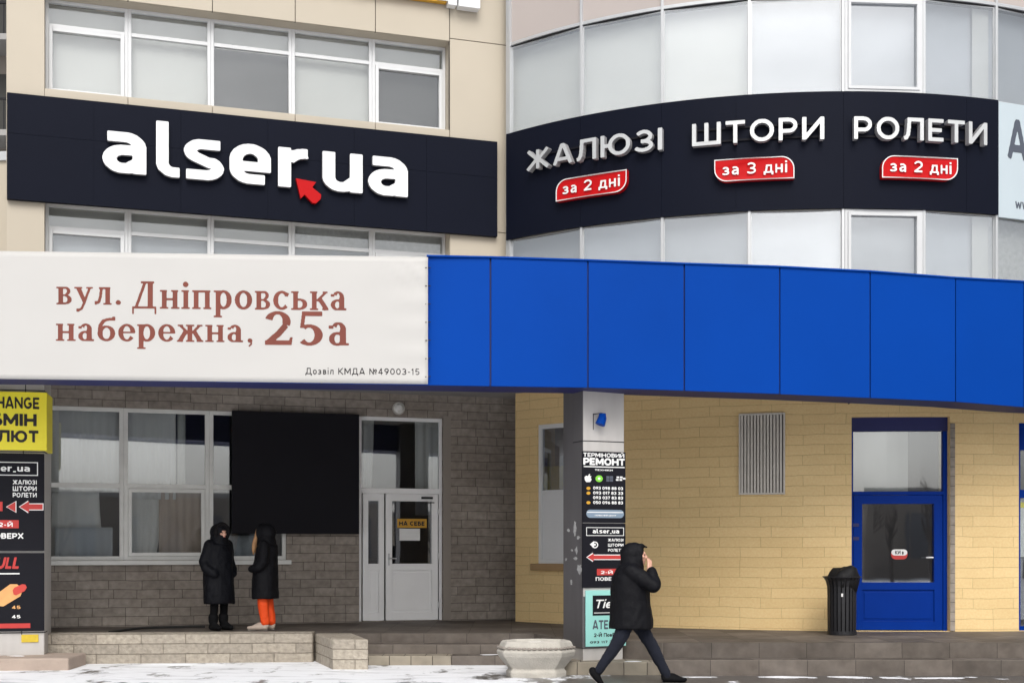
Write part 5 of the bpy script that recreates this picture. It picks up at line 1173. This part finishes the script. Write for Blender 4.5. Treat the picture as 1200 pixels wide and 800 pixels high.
def shoe(par, place, heel, toe, r, mat, solem='sole', shaft=None, cuff=0):
    bm = bmesh.new(); h, t_ = Vector(heel), Vector(toe); d_ = t_-h; sdv = Vector((-d_.y, d_.x, 0)).normalized()
    for k in (-1, 1): chain(bm, [(h+sdv*k*r*.32, r*.74), (h+d_*.45+sdv*k*r*.4, r*.72), (h+d_*.85+sdv*k*r*.32, r*.6), (t_+sdv*k*r*.1, r*.5)])
    chain(bm, [(h+Vector((0, 0, r*.5)), r*.85), (h+d_*.4+Vector((0, 0, r*.6)), r*.8), (h+d_*.75+Vector((0, 0, r*.1)), r*.6)])
    if shaft: chain(bm, [(h+d_*.1+Vector((0, 0, r*.4)), r*.98), (Vector(shaft), r*1.12)])
    if cuff: chain(bm, [(Vector(shaft)-Vector((0, 0, .05)), r*1.3), (Vector(shaft), r*1.35)])
    o = fuse(bm, 'shoe', mat, par, place, .011, 2)
    bm = bmesh.new(); dn = Vector((0, 0, -r*.72)) if abs(d_.z) < .06 else Vector((-d_.z, 0, d_.x)).normalized()*-r*.72*(1 if d_.x > 0 else -1)
    chain(bm, [(h+dn, r*.62), (h+d_*.5+dn, r*.55), (h+d_*.9+dn, r*.55), (t_+dn*.8, r*.45)]); 
    # flattened along the ground normal
    up = dn.normalized(); c0 = h+dn
    for v in bm.verts: k = (v.co-c0).dot(up); v.co -= up*k*.72
    fuse(bm, 'sole', solem, o, Matrix.Identity(4) if False else place, .009, 1)
    return o
def person(x, y, z, yaw, label, build):
    place = Matrix.Translation((x, y, z)) @ Matrix.Rotation(yaw, 4, 'Z'); build(place, label)

def walker(pl, label):
    hc = (.075, 0, 1.545)
    bm = bmesh.new(); head_(bm, hc, 1.02)
    chain(bm, [((.04, 0, 1.46), .055), ((.005, 0, 1.37), .062)])
    loft(bm, [(0, 0, .80, .10, .16, 0), (0, 0, .9, .12, .175, 0), (.0, 0, 1.05, .1, .15, 0), (-.0, 0, 1.22, .12, .17, 0), (-.01, 0, 1.36, .1, .17, 0), (.0, 0, 1.42, .05, .07, 0)])
    chain(bm, [((0, -.18, 1.37), .058), ((.27, -.24, 1.2), .045), ((.2, -.13, 1.37), .034)])
    hand_(bm, (.2, -.13, 1.38), (.1, .35, 1), (-.5, .8, .1), 1.0, .75, -1)
    chain(bm, [((0, .19, 1.37), .058), ((-.06, .25, 1.1), .045), ((.08, .25, .87), .034)]); hand_(bm, (.085, .25, .86), (.35, 0, -1), (0, -1, .2), 1.0, .5, 1)
    chain(bm, [((0, -.09, .86), .082), ((-.19, -.1, .48), .048), ((-.41, -.1, .17), .034), ((-.425, -.1, .12), .03)])
    chain(bm, [((0, .09, .86), .082), ((.247, .1, .47), .048), ((.43, .1, .11), .032), ((.5, .1, .05), .024)])
    o = fuse(bm, 'person', 'skin', None, pl, .007, 3); tag(o, label, 'person')
    face_bits(o, pl, hc, 1.02)
    bm = bmesh.new()
    loft(bm, [(-.005, 0, .66, .272, .25, .0), (-.005, 0, .70, .275, .255, 0), (-.005, 0, .85, .255, .245, 0), (-.01, 0, 1.0, .235, .235, 0), (-.015, 0, 1.15, .235, .24, 0), (-.02, 0, 1.28, .22, .25, 0), (-.02, 0, 1.37, .175, .235, 0), (-.01, 0, 1.44, .12, .16, 0), (0, 0, 1.49, .09, .1, 0)])
    chain(bm, [((-.02, -.2, 1.36), .092), ((.245, -.25, 1.175), .084), ((.26, -.22, 1.21), .08), ((.225, -.145, 1.35), .062)])
    chain(bm, [((-.02, .2, 1.36), .092), ((-.08, .27, 1.1), .08), ((.07, .27, .9), .065)])
    fuse(bm, 'coat', 'coat', o, pl, .013, 3, .016, 7)
    bm = bmesh.new()    # hood drawn up: back, crown, peak over the brow, sides
    ball(bm, (.0, 0, 1.56), (.138, .125, .138)); ball(bm, (.03, 0, 1.585), (.125, .112, .118)); chain(bm, [((.1, -.06, 1.652), .03), ((.125, 0, 1.662), .03), ((.1, .06, 1.652), .03)]); capsule(bm, (.11, 0, 1.668), (.182, 0, 1.642), .022, .014)
    loft(bm, [(-.0, 0, 1.38, .15, .17, 0), (.0, 0, 1.45, .14, .135, 0), (.005, 0, 1.52, .135, .125, 0)])
    chain(bm, [((.1, -.085, 1.6), .03), ((.1, -.088, 1.5), .03), ((.11, -.05, 1.425), .03), ((.12, .0, 1.41), .03), ((.11, .05, 1.425), .03), ((.1, .088, 1.5), .03), ((.1, .085, 1.6), .03)])
    fuse(bm, 'hood', 'coat', o, pl, .011, 3, .005, 10)
    bm = bmesh.new()
    chain(bm, [((0, -.075, .86), .115), ((-.19, -.1, .48), .078), ((-.4, -.1, .17), .056)]); chain(bm, [((0, .075, .86), .115), ((.245, .1, .47), .078), ((.425, .1, .12), .06), ((.44, .1, .075), .052)])
    fuse(bm, 'trousers', 'jeans', o, pl, .011, 3, .009, 13)
    shoe(o, pl, (-.475, -.1, .135), (-.36, -.1, -.0), .055, 'shoe_black', 'sole')
    shoe(o, pl, (.41, .1, .05), (.66, .1, .035), .052, 'shoe_black', 'shoe_black')
def woman_left(pl, label):
    hc = (.045, 0, 1.455); s = .95
    bm = bmesh.new(); head_(bm, hc, s); chain(bm, [((.015, 0, 1.37), .05), ((0, 0, 1.29), .055)])
    loft(bm, [(0, 0, .74, .1, .15, 0), (0, 0, .85, .11, .165, 0), (0, 0, 1.0, .09, .13, 0), (0, 0, 1.17, .11, .155, 0), (0, 0, 1.29, .09, .15, 0), (0, 0, 1.35, .045, .06, 0)])
    for k in (-1, 1):
        chain(bm, [((0, k*.165, 1.29), .05), ((-.05, k*.24, 1.02), .04), ((.08, k*.17, .88), .032)]); hand_(bm, (.08, k*.165, .87), (.3, -k*.75, -.5), (-.4, -k, 0), .85, .6, 1)
        chain(bm, [((0, k*.085, .78), .085), ((.01, k*.09, .43), .055), ((-.01, k*.095, .09), .04), ((.09, k*.1, .04), .032)])
    o = fuse(bm, 'person', 'skin', None, pl, .008, 3); tag(o, label, 'person'); face_bits(o, pl, hc, s)
    bm = bmesh.new()
    loft(bm, [(0, 0, .40, .215, .235, 0), (0, 0, .45, .22, .24, 0), (0, 0, .65, .21, .24, 0), (0, 0, .85, .2, .235, 0), (0, 0, 1.02, .19, .225, 0), (0, 0, 1.18, .185, .225, 0), (-.005, 0, 1.28, .155, .205, 0), (0, 0, 1.34, .11, .13, 0), (.0, 0, 1.39, .09, .095, 0)])
    for k in (-1, 1): chain(bm, [((-.01, k*.17, 1.28), .085), ((-.05, k*.235, 1.03), .078), ((.0, k*.24, .93), .075), ((.11, k*.17, .85), .07)])
    fuse(bm, 'coat', 'coat_navy', o, pl, .013, 3, .013, 8)
    bm = bmesh.new(); ball(bm, (-.02, 0, 1.465), (.125, .12, .13)); ball(bm, (.01, 0, 1.49), (.115, .105, .11)); loft(bm, [(0, 0, 1.28, .15, .16, 0), (0, 0, 1.34, .14, .14, 0), (0, 0, 1.42, .125, .12, 0)])
    fuse(bm, 'hood', 'coat_navy', o, pl, .012, 3, .004, 10)
    bm = bmesh.new(); chain(bm, [((.072+.02*math.cos(a*.3927), .098*math.cos(a*.3927), 1.468+.118*math.sin(a*.3927)), .034) for a in range(17)])
    fuse(bm, 'fur_trim', 'fur', o, pl, .011, 1, .012, 40, 1)
    bm = bmesh.new()
    for k in (-1, 1): chain(bm, [((0, k*.085, .6), .09), ((.01, k*.09, .43), .066), ((-.01, k*.095, .12), .052)])
    fuse(bm, 'leggings', 'black_cloth', o, pl, .011, 3, .004, 14)
    for k in (-1, 1): shoe(o, pl, (-.03, k*.1, .055), (.16, k*.115, .045), .056, 'shoe_black', 'shoe_black', (-.012, k*.095, .2), 1)
def woman_right(pl, label):
    hc = (.05, 0, 1.45); s = .95
    bm = bmesh.new(); head_(bm, hc, s); chain(bm, [((.02, 0, 1.37), .05), ((-.005, 0, 1.29), .055)])
    loft(bm, [(-.01, 0, .74, .1, .15, 0), (-.01, 0, .85, .11, .165, 0), (-.02, 0, 1.0, .09, .13, 0), (-.02, 0, 1.17, .11, .155, 0), (-.02, 0, 1.29, .09, .15, 0), (-.01, 0, 1.35, .045, .06, 0)])
    for k in (-1, 1):
        chain(bm, [((-.02, k*.165, 1.29), .05), ((-.03, k*.22, 1.02), .04), ((.1, k*.15, .91), .032)]); hand_(bm, (.1, k*.14, .9), (.1, -k*.8, -.5), (-.3, -k, 0), .88, .6, 1)
        chain(bm, [((-.01, k*.075, .78), .085), ((.0+.02*k, k*.07, .43), .055), ((-.05+.03*k, k*.07, .09), .04), ((.06+.03*k, k*.075, .04), .032)])
    o = fuse(bm, 'person', 'skin', None, pl, .008, 3); tag(o, label, 'person'); face_bits(o, pl, hc, s)
    bm = bmesh.new()
    loft(bm, [(.0, 0, .475, .205, .225, 0), (.0, 0, .52, .205, .23, 0), (-.0, 0, .7, .19, .23, 0), (.0, 0, .85, .185, .225, 0), (.0, 0, .98, .18, .215, 0), (-.02, 0, 1.14, .17, .215, 0), (-.035, 0, 1.26, .15, .2, 0), (-.02, 0, 1.34, .11, .13, 0), (-.01, 0, 1.39, .09, .095, 0)])
    for k in (-1, 1): chain(bm, [((-.03, k*.17, 1.27), .085), ((-.03, k*.24, 1.03), .08), ((.03, k*.235, .95), .078), ((.15, k*.17, .92), .064)])
    fuse(bm, 'coat', 'coat', o, pl, .013, 3, .013, 8)
    bm = bmesh.new(); ball(bm, (-.03, 0, 1.465), (.135, .12, .13)); ball(bm, (.0, 0, 1.49), (.12, .105, .108)); loft(bm, [(-.02, 0, 1.27, .15, .16, 0), (-.02, 0, 1.34, .14, .14, 0), (-.015, 0, 1.42, .125, .12, 0)])
    chain(bm, [((.075+.02*math.cos(a*.3927), .09*math.cos(a*.3927), 1.468+.112*math.sin(a*.3927)), .026) for a in range(17)])
    fuse(bm, 'hood', 'coat', o, pl, .012, 3, .004, 10)
    bm = bmesh.new()
    for k in (-1, 1): chain(bm, [((.105, k*.06, 1.5), .022), ((.125, k*.06, 1.4), .03), ((.15, k*.07, 1.28), .036), ((.16, k*.07, 1.2), .028), ((.165, k*.06, 1.14), .012)])
    fuse(bm, 'hair', 'hair', o, pl, .009, 2, .004, 30, .3)
    bm = bmesh.new()
    for k in (-1, 1): chain(bm, [((0, k*.07, .68), .095), ((.02*k, k*.07, .43), .082), ((-.045+.03*k, k*.07, .13), .066)])
    fuse(bm, 'trousers', 'orange', o, pl, .011, 3, .011, 13)
    for k in (-1, 1): shoe(o, pl, (-.06+.03*k, k*.075, .052), (.2+.03*k, k*.085, .042), .054, 'shoe_beige', 'sole')
person((740-CX)/97, F_PX/97, 0, 0, 'person in a dark hooded coat and dark jeans striding past the column, hand at face', walker)
person((256.5-CX)/78.3, F_PX/78.3, .402, math.radians(-38), 'person in a long black coat with a fur hood and black boots, by the window', woman_left)
person((311-CX)/78.3, F_PX/78.3, .402, math.radians(176), 'person in a black hooded coat with bright orange trousers and beige shoes', woman_right)

# ================================================================ snow lying on ledges and steps
def snow_strip(x0, x1, y0, y1, z, n, keep, sd):
    m = MB(); NXs = int((x1-x0)/.04); NYs = max(3, int((y1-y0)/.03))
    def h(i, j):
        x = x0+(x1-x0)*i/NXs; y = y0+(y1-y0)*j/NYs; e = min(1, 3*min(i/NXs, 1-i/NXs))*min(1, 2.5*min(j/NYs, 1-j/NYs))
        return max(-.01, .03*e*(noise.noise((x*n, y*n*1.5, sd))+.5*noise.noise((x*n*3, y*n*3, sd+4))+keep)-.008)
    for i in range(NXs):
        for j in range(NYs):
            q = [(i, j), (i+1, j), (i+1, j+1), (i, j+1)]
            if max(h(*k) for k in q) > 0: m.q([(x0+(x1-x0)*a/NXs, y0+(y1-y0)*b_/NYs, z+h(a, b_)) for a, b_ in q], [(0, 0)]*4)
    if m.f: struct(m.build('snow_patch', 'snow', None, smooth=True))
snow_strip(-1.9, .5, 17.88, 18.16, .134, 1.3, .25, 1.0)
snow_strip(.72, 1.9, 16.47, 16.66, .169, 2.0, .3, 2.0)
snow_strip(.95, 7.5, 15.95, 16.36, .002, 1.2, .22, 3.0)
snow_strip(-8.5, -5.98, 17.15, 17.9, .166, 1.6, .12, 4.0)
snow_strip(-6.0, -2.5, 17.75, 18.02, .003, 1.1, .4, 5.0)

# ================================================================ across the street, mirrored in the ground floor glass
rnd = random.Random(3)
fw = MB()
def twig(p, d, l, r_, k):
    q = p+d*l; fw.tube([p, q], r_, 5, r2=r_*.6)
    if k:
        for _ in range(4 if k > 1 else 3):
            e = (d+Vector((rnd.uniform(-.8, .8), rnd.uniform(-.8, .8), rnd.uniform(-.1, .6)))).normalized(); twig(p+d*l*rnd.uniform(.5, 1), e, l*rnd.uniform(.55, .8), r_*.5, k-1)
for i in range(22): twig(Vector((-46+i*4.2+rnd.uniform(-1, 1), rnd.uniform(-24, -16), 0)), Vector((rnd.uniform(-.1, .1), 0, 1)), rnd.uniform(1.5, 2.3), rnd.uniform(.09, .14), 3)
o = fw.build('roadside_thicket', 'bark', None); o['kind'] = 'stuff'
for k, (x0, x1, h_, mt) in enumerate(((-48, -22, 4.2, 'plaster'), (-19, 4, 3.4, 'cream'), (8, 30, 4.6, 'plaster'), (33, 52, 3.8, 'cream'))):
    T = thing('street_house', ((x0+x1)/2, -38, 0), ('long grey low house', 'cream low house', 'taller grey low house', 'small cream low house')[k]+' across the street, mirrored in the glass', 'house')
    m = MB(); m.box(WF, x0, x1, 0, h_, 34, 42); m.build('wall', mt, T)
    m = MB(); m.box(WF, x0-.3, x1+.3, h_+.004, h_+.35, 33.6, 42.4); m.build('roof', 'soffit', T)
    x = x0+1.2
    while x < x1-1.5:
        m = MB(); m.box(WF, x, x+1.2, 1, h_-1, 33.95, 33.998); m.build('window', 'room', T); x += 2.6
